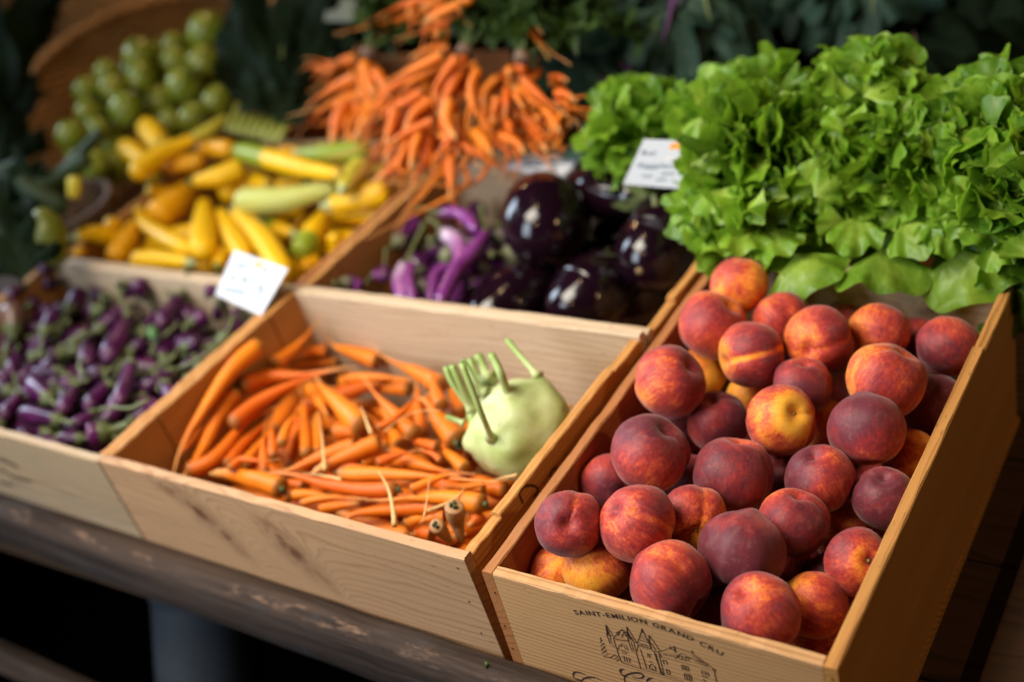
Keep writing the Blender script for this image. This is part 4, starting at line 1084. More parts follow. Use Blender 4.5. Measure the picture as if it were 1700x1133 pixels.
Z6 = lambda p: (p[0]/3.236, 420+p[1]/3.236)
Z7 = lambda p: (200+p[0]/3.435, 430+p[1]/3.435)
Ed = [ # view, body from calyx to tip, stalk points, diameter, material, label
 (6, [(290, 88), (210, 82)], [], 62, 'mini', 'dull purple eggplant lying level at the back left of its crate'),
 (6, [(320, 160), (230, 172)], [], 62, 'mini', 'shaded purple eggplant just below the backmost one on the left'),
 (6, [(130, 180), (40, 235)], [], 62, 'mini', 'dark eggplant against the left board'),
 (6, [(570, 235), (500, 215)], [], 62, 'mini', 'purple eggplant with a faint blue glint near the back board'),
 (6, [(660, 170), (700, 235)], [(640, 180), (625, 160)], 66, 'mini', 'dark eggplant with a blue glint behind the long pale stalk'),
 (6, [(790, 240), (725, 145)], [], 84, 'mini', 'pinkish purple eggplant at the back middle'),
 (6, [(150, 290), (200, 250)], [(120, 310)], 58, 'mini', 'little eggplant with a pink glint behind the bronze one'),
 (6, [(75, 430), (66, 280)], [(40, 490), (30, 540)], 116, 'mini_bronze', 'bronze brown eggplant standing out at the left edge'),
 (6, [(370, 310), (445, 195)], [(320, 385), (270, 420), (225, 450)], 84, 'mini', 'slim purple eggplant whose stalk trails down left in the back row'),
 (6, [(240, 425), (305, 310)], [(225, 490), (215, 560)], 80, 'mini', 'purple eggplant right of the bronze one with its stalk hanging down'),
 (6, [(525, 415), (655, 330)], [(450, 465), (380, 490)], 88, 'mini', 'reddish purple eggplant with a pale green cap in the middle of the back'),
 (6, [(690, 365), (640, 460), (575, 580)], [(660, 270), (640, 185)], 112, 'mini', 'long dark eggplant whose pale stalk rises towards the back board'),
 (6, [(480, 480), (470, 610)], [(430, 600), (450, 660)], 96, 'mini', 'glossy eggplant with a round tip and bright glint in the centre of the crate'),
 (6, [(330, 545), (275, 560)], [], 90, 'mini', 'eggplant showing two lilac glints left of the centre'),
 (6, [(690, 540), (785, 475)], [(620, 610), (560, 660)], 80, 'mini', 'reddish eggplant with a long yellow green stalk in the right half'),
 (6, [(320, 630), (170, 650)], [(335, 625)], 60, 'mini', 'slim violet eggplant lying level left of the centre'),
 (6, [(90, 545), (60, 650)], [(100, 500)], 74, 'mini', 'purple eggplant tip pointing down at the left edge'),
 (6, [(410, 700), (345, 712)], [], 82, 'mini', 'round dark eggplant with a pale glint below the centre'),
 (6, [(270, 790), (170, 700)], [], 104, 'mini', 'plump eggplant in shadow at the left of the front row'),
 (6, [(560, 640), (520, 655)], [], 84, 'mini', 'brownish round eggplant tip peeping out below the centre'),
 (6, [(55, 745), (0, 730)], [], 84, 'mini', 'eggplant cut by the left edge of the picture in the front row'),
 (6, [(705, 600), (680, 700), (635, 815)], [(715, 585)], 84, 'mini', 'shiny upright eggplant with two long pink glints on the right'),
 (6, [(590, 700), (465, 845)], [(660, 600), (710, 560)], 90, 'mini', 'purple eggplant with a thick green stalk pointing up right at the front'),
 (6, [(405, 730), (330, 860)], [(425, 700)], 82, 'mini', 'slim dark eggplant pointing at the front board in the middle'),
 (6, [(100, 770), (15, 890)], [(85, 690), (80, 650)], 74, 'mini', 'violet eggplant at the front left with an upright stalk'),
 (6, [(320, 900), (110, 860)], [(390, 915)], 88, 'mini', 'long shiny eggplant with a green cap lying level at the front left'),
 (6, [(510, 860), (380, 950)], [(600, 830), (700, 835), (800, 790)], 74, 'mini', 'eggplant with a very long bare stalk at the front'),
 (6, [(440, 1000), (320, 1005)], [], 74, 'mini', 'violet eggplant lying on the front board'),
 (6, [(570, 960), (480, 985)], [], 132, 'mini', 'stout reddish eggplant in the front right corner'),
 (6, [(700, 900), (810, 845)], [(640, 925), (570, 945)], 62, 'mini', 'slim eggplant with a grey green stalk along the right board'),
 (7, [(345, 210), (290, 285), (225, 385)], [(365, 130), (382, 60)], 90, 'mini', 'long eggplant whose thin stalk crosses the back board'),
 (7, [(505, 200), (520, 165)], [], 66, 'mini', 'dark eggplant below the left corner of the price card'),
 (7, [(560, 250), (550, 350)], [(565, 220)], 52, 'mini', 'slim lilac eggplant standing under the price card'),
 (7, [(395, 370), (500, 320)], [(370, 400)], 94, 'mini', 'eggplant with a round green cap in the right half'),
 (7, [(365, 505), (460, 475)], [(300, 560)], 92, 'mini', 'eggplant showing its pale round cap near the right board'),
 (7, [(310, 645), (230, 695), (115, 755)], [(440, 575), (580, 470), (650, 330)], 100, 'mini', 'long eggplant beside the right board with a stalk running along it'),
 (7, [(470, 530), (560, 470)], [], 62, 'mini', 'small eggplant next to the right board under the price card'),
 (7, [(700, 330), (640, 300)], [], 60, 'mini', 'eggplant in the back right corner under the price card'),
 (7, [(200, 470), (150, 560)], [(190, 560), (185, 500), (330, 370)], 70, 'mini', 'purple eggplant with a thick bent stalk in the right half'),
]
for i, (vw, pts, stk, dia, mt, lab) in enumerate(Ed):
    fn, sc = (Z6, 3.236) if vw == 6 else (Z7, 3.435); pr = egg_prof()
    P, r = pileA.place([fn(p) for p in pts], dia*1.14/2/sc, pr, .140, n=12)
    z0 = P[0][2]; st = [at(*fn(p), z0+.006+.007*(j+1)) for j, p in enumerate(stk)] or None
    o = make_eggplant(P, r, pr, M[mt], 300+i, st); tag(o, lab, 'eggplant', GA)
# a green leaf scrap among them
def scrap(name, pts, z, lab, cat, mat):
    m = MB(); C = [at(x, y, z+.004*math.sin(i*1.9)) for i, (x, y) in enumerate(pts)]; ctr = np.mean(C, axis=0)+np.array([0, 0, .003])
    m.add([ctr, *C], [(0, i+1, (i+1) % len(C)+1) for i in range(len(C))]); o = m.build(name, mat, origin=ctr)
    sd = o.modifiers.new('thick', 'SOLIDIFY'); sd.thickness = .0006; tag(o, lab, cat); return o
M['scrap'] = plain('leaf_scrap_green', (.06, .15, .03), .5, 60)
scrap('leaf', [Z7(p) for p in ((150, 400), (180, 370), (215, 395), (222, 440), (190, 460), (158, 445))], .175, 'flat green leaf lying among the small purple eggplants', 'leaf', M['scrap'])
scrap('leaf_scrap', [(806, 1101), (809, 1100), (811, 1107), (808, 1112), (804, 1108)], .0695, 'tiny green leaf scrap on the dark front rail of the table', 'leaf scrap', M['scrap'])

# ------------------------------------------------------------------ eggplant crate: big black ones and long thin violet ones
M['black_egg'] = aubergine_mat('black_eggplant_skin', (.006, .002, .004), (.009, .002, .006), (.008, .002, .006), .12, spec=.45, coat=0.)
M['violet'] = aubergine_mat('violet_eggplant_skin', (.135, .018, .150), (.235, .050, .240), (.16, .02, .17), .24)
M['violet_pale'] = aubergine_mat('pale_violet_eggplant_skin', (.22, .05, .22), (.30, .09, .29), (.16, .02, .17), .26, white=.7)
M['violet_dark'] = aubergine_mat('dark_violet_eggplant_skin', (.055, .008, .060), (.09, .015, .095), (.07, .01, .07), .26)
M['blossom_scar'] = plain('blossom_scar', (.20, .13, .06), .7, 300)
def big_eggplant(B, R, prof, label, calyx=True, scar=None, stalk=None):
    o = make_eggplant(B, R, prof, M['black_egg'], len(label), stalk, name='black_eggplant', nseg=32, rings=34, sr=.16, cl=.22) if calyx else None
    if o is None:
        m = MB(); m.add(*tubedata(B, lambda t: max(.0005, prof(t)*R), cosine_ts(34), 32, lump=.006, seed=3)); c = np.mean(m.v, axis=0); o = m.build('black_eggplant', M['black_egg'], origin=c)
    if scar is not None:
        d = dirn(B[-1], B[-2]); m = MB(); tip = np.asarray(B[-1]); m.tube([tip-d*.003, tip+d*.0012], lambda t: R*.11*(1-.2*t), 3, 10); s_ = m.build('blossom_scar', M['blossom_scar'], origin=tip); onto(s_, o)
    return tag(o, label, 'eggplant', 'big black eggplants')
def bulb(neck):
    def f(t):
        z = math.sqrt(max(0., 1-(1-min(1, (1-t)/.45))**2)); a = math.sqrt(max(0., 1-(1-min(1, t/.12))**2))
        return max(.01, z)*max(.3, a)*(neck+(1-neck)*(.5-.5*math.cos(PI*min(1, t/.55))))
    return f
Z8 = lambda p: (820+p[0]/3.778, 240+p[1]/3.778)
cam_d = lambda x, y, z: at(x, y, z)
g = lambda p, z: at(*Z8(p), z)
p0 = g((330, 520), .185); rB = 74*depth(p0)/F
big_eggplant([p0+np.array([-.055, .085, -.005]), p0+np.array([-.028, .042, .002]), p0, p0+np.array([.030, -.040, .004])], rB*1.02, bulb(.66), 'largest round black eggplant in the middle of its crate')
p0 = g((720, 300), .185)
big_eggplant([g((955, 335), .195), g((860, 315), .195), g((700, 300), .19), g((530, 265), .185), g((430, 240), .18)], 50*1.53/F*1.02, lambda t: bulb(.6)(t)*(1 if t < .5 else 1-.42*((t-.5)/.5)**1.2), 'pear shaped black eggplant lying level at the back with a curled green stalk', stalk=[g((1005, 325), .215), g((1020, 370), .21), g((1000, 410), .20)])
p0 = g((1025, 650), .155); rB = 69*depth(p0)/F
big_eggplant([g((1090, 395), .175), g((1070, 500), .170), p0, g((925, 785), .150)+np.array([.01, -.02, .012])], rB, bulb(.7), 'black eggplant with a pale blossom scar turned to the viewer at the right board', scar=1)
p0 = g((550, 1000), .120); rB = 68*depth(p0)/F
big_eggplant([p0+np.array([.02, .085, .0]), p0+np.array([.01, .04, .004]), p0, p0+np.array([-.012, -.045, .012])], rB, bulb(.7), 'black eggplant half hidden behind the front board in the middle')
p0 = at(835, 515, .110); rB = 60*depth(p0)/F
big_eggplant([p0+np.array([.03, .085, .0]), p0+np.array([.015, .04, .004]), p0, p0+np.array([-.015, -.045, .016])], rB, bulb(.7), 'black eggplant half hidden behind the front board next to the violet ones', scar=1)
for qx, qy, qz in ((760, 640, .09), (640, 820, .07), (1130, 860, .07), (1000, 480, .08)):
    p0 = g((qx, qy), qz); big_eggplant([p0+np.array([.03, .07, .0]), p0+np.array([.01, .035, .004]), p0, p0+np.array([-.01, -.035, 0])], .048, bulb(.7), 'black eggplant in the dark gap between the bigger ones')
p0 = g((880, 960), .085); big_eggplant([p0+np.array([.0, .08, .0]), p0+np.array([0, .04, .004]), p0, p0+np.array([0, -.04, 0])], .05, bulb(.7), 'black eggplant in deep shadow at the bottom right of its crate')
Z9 = lambda p: (560+p[0]/5.667, 330+p[1]/5.667)
mE = Matrix.Translation((*pE, TZ)) @ RZ(PSI); pileE = Pile(mE, CW, .348, 0, .2, tol=.6)
def long_prof(t):
    z = math.sqrt(max(0., 1-(1-min(1, (1-t)/.10))**2)); return max(.05, z)*(.86+.14*math.sin(PI*t))
Vd = [
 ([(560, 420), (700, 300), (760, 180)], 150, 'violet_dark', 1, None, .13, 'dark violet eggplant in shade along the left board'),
 ([(60, 800), (130, 800), (230, 840)], 124, 'violet', 0, None, .145, 'violet eggplant tip just behind the front board at the far left'),
 ([(340, 720), (450, 720)], 92, 'violet', 1, [(300, 760), (280, 790)], .14, 'short violet eggplant with a pinkish cap near the front left'),
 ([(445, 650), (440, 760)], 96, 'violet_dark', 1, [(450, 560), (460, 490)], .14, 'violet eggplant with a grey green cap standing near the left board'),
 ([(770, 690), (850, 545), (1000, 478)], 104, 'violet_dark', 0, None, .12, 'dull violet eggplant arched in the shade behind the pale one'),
 ([(640, 640), (600, 780), (640, 980)], 150, 'violet_pale', 1, [(720, 440), (780, 330), (820, 235)], .15, 'pale lilac eggplant with a long green cap and tapering stalk'),
 ([(1050, 625), (930, 730), (880, 960)], 110, 'violet', 0, None, .13, 'deep violet eggplant bending down behind the front board'),
 ([(1010, 330), (1130, 410), (1170, 560), (1100, 700)], 150, 'violet_pale', 1, [(940, 240), (860, 185)], .16, 'violet eggplant with a striped green cap bending down in the middle'),
 ([(690, 620), (670, 760), (720, 960)], 96, 'violet', 0, None, .145, 'slim violet eggplant right beside the pale lilac one'),
 ([(1400, 330), (1260, 520), (1110, 690), (960, 985)], 134, 'violet', 1, [(1370, 200), (1350, 60)], .16, 'longest violet eggplant lying towards the front board'),
 ([(960, 130), (1110, 120), (1230, 190), (1310, 300)], 104, 'violet', 1, [(820, 90), (700, 95)], .18, 'violet eggplant arched on top of the others with a greyish cap'),
]
for i in range(30):
    q = np.array([rng.uniform(.05, .24), rng.uniform(.05, .30)]); a = rng.uniform(0, PI); e = np.array([math.cos(a), math.sin(a)])*.05; q = np.clip(q, .075, .27); z = rng.uniform(.05, .125)
    P = [np.array(mE @ Vector((*(q+e*s), z-TZ+.02*s*s))) for s in (-1, 0, 1)]; pileE.put(catmull(P, np.linspace(0, 1, 14)), np.full(14, .015))
    tag(make_eggplant(P, .016, long_prof, M['violet_dark' if i % 3 else 'violet'], 800+i, None, name='violet_eggplant', cal='calyx_dull', nseg=12, rings=16, sr=.34, cl=.32), 'violet eggplant low among the others, mostly in shade', 'eggplant', 'long violet eggplants beside the black ones')
for i, (pts, dia, mt, cal, stk, z, lab) in enumerate(Vd):
    P, r = pileE.place([Z9(p) for p in pts], dia*1.18/2/5.667, long_prof, z, n=8)
    st = [at(*Z9(p), P[0][2]+.005*(j+1)) for j, p in enumerate(stk)] if stk else None
    o = make_eggplant(P, r, long_prof, M[mt], 700+i, st, name='violet_eggplant', cal='calyx_dull', nseg=16, rings=26, sr=.34, cl=.32)
    tag(o, lab, 'eggplant', 'long violet eggplants beside the black ones')
# ------------------------------------------------------------------ leaves
def leaf_data(base, tip, face, width, rs, lobes=.10, ruffle=.12, curl=.25, nu=17, nv=13, cup=.0, fan=1.35, basew=.18):
    """a frilly leaf from base to tip; face is roughly the side it shows; width is the full width"""
    base, tip, face = map(lambda q: np.asarray(q, float), (base, tip, face))
    Y = tip-base; L = np.linalg.norm(Y); Y /= L; X = np.cross(Y, face); X /= np.linalg.norm(X)+1e-9; Z = np.cross(X, Y)
    p = rs.random(8)*6.28; k1 = rs.uniform(1.3, 2.3); k2 = rs.uniform(5.5, 9.0)
    V, A = [], []
    for i in range(nv):
        v = i/(nv-1)
        for j in range(nu):
            u = 2*j/(nu-1)-1; a = u*fan*min(1, basew+1.05*v**.75)
            rim = 1+lobes*math.sin(4.6*a+p[0])+lobes*.75*math.sin(8.5*a+p[1])+lobes*.3*math.sin(17*a+p[7])-.14*u*u
            rho = v*L*rim
            x = rho*math.sin(a)*width/(1.55*L); y = rho*math.cos(a*.85)
            e = v*v
            z = ruffle*L*(v**1.4*math.sin(k1*u*2+p[2])*(.35+.65*abs(u))+.75*e*v*math.sin(k2*u*1.6+p[3]+2*v)*(.45+.55*abs(u))+.34*v**4*math.sin(12*u+p[4]+3*v)+.10*v**6*math.sin(27*u+p[7]))
            z += curl*L*(.8*v*(1-v)*1.2-.25*v*v)+cup*L*u*u*v+.018*L*math.sin(17*v+p[5])*math.cos(9*u+p[6])*v
            V.append(base+X*x+Y*y+Z*z); A.append(v*(1-.45*(1-abs(u))**3 if abs(u) < 1 else 1))
    Fc = [(i*nu+j, i*nu+j+1, (i+1)*nu+j+1, (i+1)*nu+j) for i in range(nv-1) for j in range(nu-1)]
    return V, Fc, A
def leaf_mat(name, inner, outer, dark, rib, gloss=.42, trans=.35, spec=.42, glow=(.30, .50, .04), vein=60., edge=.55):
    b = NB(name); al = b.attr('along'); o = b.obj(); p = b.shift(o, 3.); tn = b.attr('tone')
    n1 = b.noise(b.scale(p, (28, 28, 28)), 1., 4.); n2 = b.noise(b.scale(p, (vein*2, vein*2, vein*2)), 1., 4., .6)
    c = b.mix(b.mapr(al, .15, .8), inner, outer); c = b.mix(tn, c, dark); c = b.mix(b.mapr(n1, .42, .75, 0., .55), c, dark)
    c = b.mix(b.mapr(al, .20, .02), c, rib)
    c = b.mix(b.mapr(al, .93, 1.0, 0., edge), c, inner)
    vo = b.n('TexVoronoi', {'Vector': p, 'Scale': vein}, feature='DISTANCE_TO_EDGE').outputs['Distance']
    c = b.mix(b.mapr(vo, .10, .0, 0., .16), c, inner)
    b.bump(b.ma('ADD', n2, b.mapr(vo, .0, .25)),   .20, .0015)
    b.fin(c, gloss, Specular_IOR_Level=spec)
    t = b.n('BsdfTranslucent', {'Color': b.mix(tn, glow, tuple(x*.5 for x in glow))}); mx = b.n('MixShader', {0: trans})
    b.t.links.new(b.b.outputs[0], mx.inputs[1]); b.t.links.new(t.outputs[0], mx.inputs[2]); b.t.links.new(mx.outputs[0], b.out.inputs['Surface'])
    return b.m
class LB(MB):
    def __init__(s): super().__init__(); s.t = []
    def leaf(s, *a, tone=0., **k):
        v, f, al = leaf_data(*a, **k); s.add(v, f, al); s.t += [tone]*len(v)
    def make(s, name, mat, parent=None, origin=None, sub=0):
        o = s.build(name, mat, parent, True, origin)
        at_ = o.data.attributes.new('tone', 'FLOAT', 'POINT'); at_.data.foreach_set('value', np.array(s.t, dtype=np.float32))
        if sub: sd = o.modifiers.new('smooth', 'SUBSURF'); sd.levels = sd.render_levels = sub
        return o
M['lettuce'] = leaf_mat('lettuce_leaf', (.38, .53, .065), (.195, .365, .020), (.050, .145, .010), (.34, .50, .13), .42, .34, .42, (.30, .55, .03))
M['kale'] = leaf_mat('kale_leaf', (.050, .098, .066), (.026, .064, .044), (.009, .024, .017), (.19, .09, .22), .6, .12, .25, (.04, .10, .05), 45., .1)
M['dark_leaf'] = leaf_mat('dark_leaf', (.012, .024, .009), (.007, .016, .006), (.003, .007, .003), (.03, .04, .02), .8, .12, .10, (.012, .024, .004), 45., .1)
M['kale_rib'] = plain('kale_rib', (.17, .055, .21), .5, 60)
M['kale_rib_pale'] = plain('kale_rib_pale', (.16, .20, .06), .5, 60)
M['frond'] = leaf_mat('carrot_frond', (.055, .10, .014), (.035, .075, .010), (.016, .035, .006), (.10, .14, .04), .6, .2, .3, (.06, .12, .01), 80., 0.)

# ------------------------------------------------------------------ green tomatoes and baskets
def tomato_mesh():
    V, Fc = [], []; nu, nv = 28, 18
    for i in range(nv+1):
        th = PI*i/nv
        for j in range(nu):
            ph = 2*PI*j/nu; k = 1-.12*math.exp(-(th/.3)**2)-.05*math.exp(-((PI-th)/.3)**2)+.018*math.cos(5*ph)*math.sin(th)
            V.append((k*math.sin(th)*math.cos(ph), k*math.sin(th)*math.sin(ph), k*math.cos(th)*.93))
    for i in range(nv):
        for j in range(nu): Fc.append((i*nu+j, (i+1)*nu+j, (i+1)*nu+(j+1) % nu, i*nu+(j+1) % nu))
    return mesh('green_tomato', V, Fc)
def tomato_mat():
    b = NB('green_tomato_skin'); o = b.obj(); p = b.shift(o, 9.)
    c = b.mix(b.mapr(b.noise(p, 1.1, 3.), .35, .7), (.160, .210, .012), (.30, .33, .045)); c = b.mix(b.rnd(), c, b.mix(.5, c, (.24, .24, .02)))
    return b.fin(c, .24, Specular_IOR_Level=.5, Subsurface_Weight=.06, Subsurface_Scale=.006, Subsurface_Radius=(.5, 1., .2))
M['tomato'] = tomato_mat(); TM = tomato_mesh()
M['tomato_cap'] = plain('tomato_cap', (.07, .10, .025), .7, 100)
cp = MB(); cp.tube([(0, 0, .80), (0, 0, .95), (.03, 0, 1.08)], lambda t: .10*(1-.4*t), 4, 7)
for k in range(5):
    a = k*2*PI/5; cp.tube([(0, 0, .86), (.2*math.cos(a), .2*math.sin(a), .90), (.42*math.cos(a), .42*math.sin(a), .84)], lambda t: .07*(1.05-t), 5, 5)
CAP = mesh('leaf_cap', cp.v, cp.f)
ZT = lambda x, y: (60+x/3.433, y/3.433)
Td = [(985, 185, 108, 'green tomato at the very top of the pile in the tilted basket'), (1090, 285, 78, 'green tomato at the right below the topmost one'), (960, 352, 86, 'pale green tomato under the topmost one'),
 (1130, 410, 66, 'green tomato at the right edge of the pile against the dark leaves'), (1005, 490, 84, 'green tomato in the right column, third from the top'), (1040, 580, 84, 'pale green tomato low in the right column above the squash'),
 (905, 680, 84, 'green tomato touching the yellow green squash neck'), (800, 350, 86, 'green tomato left of the pale one in the upper row'), (845, 490, 92, 'large green tomato in the middle of the pile'),
 (590, 305, 84, 'green tomato at the left end of the upper row'), (665, 300, 76, 'green tomato second in the upper row'), (790, 255, 66, 'shaded green tomato at the back of the upper row'), (715, 585, 90, 'green tomato above the stubby yellow squash'),
 (600, 440, 80, 'green tomato below the left end of the upper row'), (630, 530, 80, 'green tomato in the centre left with a pale glint'), (515, 620, 86, 'pale green tomato left of the stubby yellow squash'), (440, 510, 78, 'olive tomato in the left half of the pile'),
 (290, 520, 72, 'yellowish green tomato furthest left in the basket'), (405, 420, 72, 'dark olive tomato at the upper left of the pile'), (200, 770, 76, 'yellow green tomato low at the basket lip'), (330, 945, 82, 'green tomato beside the small woven basket'),
 (445, 960, 90, 'bright green tomato left of the long yellow squash'), (505, 690, 76, 'green tomato just above the squash end at the left'), (390, 640, 70, 'olive tomato in shade in the left half'), (770, 700, 72, 'green tomato in shade behind the stubby yellow squash'),
 (350, 740, 66, 'shaded tomato above the dark stalks'), (440, 820, 72, 'green tomato touching the squash end at the left'), (300, 640, 66, 'shaded tomato deep in the left of the basket'), (700, 440, 76, 'shaded tomato in the middle between brighter ones'), (900, 590, 76, 'shaded tomato right of the centre below the large one'), (560, 380, 70, 'shaded tomato high in the left half'), (240, 860, 74, 'yellow green tomato above the small woven basket'), (620, 640, 74, 'shaded tomato just above the stubby yellow squash'), (900, 250, 66, 'shaded tomato behind the topmost one on its left')]
tp = []
for i, (x, y, r, lab) in enumerate(Td):
    q = ZT(x, y); d = min(2.42, max(2.16, 2.42-(y/1133)*.26)); R = r*1.16/3.433*d/F; p = atd(*q, d)
    for _ in range(30):                                  # slide back along the sight line until it clears its neighbours
        o_ = [np.linalg.norm(p-a)-.9*(R+b_) for a, b_ in tp]
        if not o_ or min(o_) > 0: break
        d += .006; p = atd(*q, d)
    tp.append((p, R)); o = link('green_tomato', TM, M['tomato']); o.location = p; o.scale = (R,)*3; o.rotation_mode = 'QUATERNION'; o.rotation_quaternion = orient(rng.normal(size=3)+np.array([-.3, .3, .2]), 0)
    link('leaf_cap', CAP, M['tomato_cap'], o); tag(o, lab, 'tomato', 'green tomatoes piled in the tilted basket')
def wicker_mat(name, a, b_):
    b = NB(name); o = b.obj(); n = b.noise(o, 60., 4.); n2 = b.noise(o, 9., 3.)
    return b.fin(b.mix(b.mapr(n2, .35, .7, 0., .6), b.mix(n, a, b_), tuple(x*.55 for x in a)), .55)
M['wicker'] = wicker_mat('wicker', (.46, .25, .085), (.66, .40, .16)); M['wicker_rim'] = wicker_mat('wicker_rim', (.42, .22, .075), (.55, .30, .12))
M['wicker_dark'] = wicker_mat('dark_wicker', (.075, .035, .012), (.15, .072, .025))
def basket(label, ctr, X, Y, N, R, dep, floor_k, rows, stakes, wr, rim_r, name='woven_basket', wm=None, rmat=None):
    wm = wm or M['wicker']; rmat = rmat or M['wicker_rim']
    root = empty(name, ctr-N*dep); tag(root, label, 'basket'); w = MB(); nseg = stakes*4
    for k in range(rows):
        t = k/(rows-1); rr = R*(floor_k+(1-floor_k)*math.sin(t*PI/2)**.8); hh = -dep*(1-t)
        P = [ctr+N*hh+(X*math.cos(a)+Y*math.sin(a))*(rr+wr*.8*math.sin(stakes*a/1+PI*k)) for a in np.linspace(0, 2*PI, nseg)]
        V, Fc = [], []
        for i, q in enumerate(P):
            a = 2*PI*i/(nseg-1); e = X*math.cos(a)+Y*math.sin(a)
            for j in range(5): b_ = 2*PI*j/5; V.append(q+e*wr*math.cos(b_)+N*wr*1.15*math.sin(b_))
        for i in range(nseg-1):
            for j in range(5): Fc.append((i*5+j, i*5+(j+1) % 5, (i+1)*5+(j+1) % 5, (i+1)*5+j))
        w.add(V, Fc)
    onto(w.build('weave', wm, origin=ctr), root)
    s = MB()
    for k in range(stakes//2):
        a = 2*PI*(k+.25)/(stakes//2); e = X*math.cos(a)+Y*math.sin(a)
        s.tube([ctr-N*dep*(1-t)+e*R*(floor_k+(1-floor_k)*math.sin(t*PI/2)**.8) for t in (0, .3, .6, 1)], wr*.9, 8, 5)
    onto(s.build('stakes', wm, origin=ctr), root)
    b_ = MB(); P = [ctr-N*dep+(X*math.cos(a)+Y*math.sin(a))*R*floor_k for a in np.linspace(0, 2*PI, 40)[:-1]]; b_.add([*P, ctr-N*dep], [(i, (i+1) % 39, 39) for i in range(39)])
    onto(b_.build('bottom', wm, origin=ctr), root)
    r_ = MB(); n = 120
    for ph in (0, PI):
        V, Fc = [], []
        for i in range(n+1):
            a = 2*PI*i/n; e = X*math.cos(a)+Y*math.sin(a); c = ctr+e*R+(e*math.cos(30*a+ph)+N*math.sin(30*a+ph))*rim_r*.55
            for j in range(7): q = 2*PI*j/7; V.append(c+(e*math.cos(q)+N*math.sin(q))*rim_r*.72)
        for i in range(n):
            for j in range(7): Fc.append((i*7+j, i*7+(j+1) % 7, (i+1)*7+(j+1) % 7, (i+1)*7+j))
        r_.add(V, Fc)
    onto(r_.build('rim', rmat, origin=ctr), root)
    return root
bB, bT = atd(318, 372, 2.30), atd(318, -8, 2.74); vv = (bT-bB)/2; Rb = np.linalg.norm(vv); vv /= Rb
xx = RT-vv*(RT@vv); xx /= np.linalg.norm(xx); nn = np.cross(xx, vv)
if nn@FW > 0: nn = -nn
basket('large tilted wicker basket of green tomatoes with a rope like rim', (bB+bT)/2, xx, vv, nn, Rb, .26, .55, 30, 44, .0050, .0095)
Zv = np.array([0, 0, 1.])
c2 = atd(150, 10, 3.1); basket('tall wicker basket standing behind the tilted one', c2+np.array([-.1, .25, .25]), np.array([1., 0, 0]), np.array([0, 1., 0]), Zv, .42, .62, .8, 40, 56, .0065, .012)
c3 = at(88, 352, .205); basket('small wicker basket left of the yellow squash', c3, np.array([1., 0, 0]), np.array([0, 1., 0]), Zv, .100, .15, .75, 20, 30, .0036, .006, wm=M['wicker_dark'], rmat=M['wicker_dark'])
M['cuke'] = plain('cucumber_skin', (.020, .040, .014), .55, 40., .4, Specular_IOR_Level=.25); M['olive_sq'] = squash_mat('olive_squash_skin', (.10, .115, .010), (.08, .09, .010))
for i, (pts, dia, mt, d, lab) in enumerate((
   ([(122, 330), (124, 292)], 24, 'sq_lime', 1.95, 'pale squash tip standing in the small wicker basket'),
   ([(98, 440), (84, 400), (66, 345)], 62, 'olive_sq', 1.86, 'olive green squash leaning at the left edge of the table'),
   ([(150, 260), (90, 300), (20, 335)], 34, 'cuke', 1.98, 'dark cucumber slanting across the small wicker basket'),
   ([(30, 300), (75, 330), (112, 350)], 36, 'cuke', 1.92, 'dark cucumber lying in the small wicker basket'),
   ([(5, 375), (30, 400), (50, 440)], 46, 'cuke', 1.86, 'dark cucumber at the very left edge of the picture'),
   ([(170, 215), (140, 250), (105, 285)], 22, 'cuke', 2.1, 'thin dark cucumber resting against the basket of tomatoes'),
   ([(45, 270), (15, 290), (-25, 300)], 44, 'cuke', 2.0, 'dark cucumber half out of the picture on the left'))):
    P = [atd(x, y, d) for x, y in pts]; pr = squash_prof(.62, .55) if dia > 50 else squash_prof(.8, .25); r = dia/2*d/F
    o = make_squash(P, r, pr, M[mt], 60+i); o.name = 'cucumber' if mt == 'cuke' else 'summer_squash'; tag(o, lab, 'cucumber' if mt == 'cuke' else 'squash')

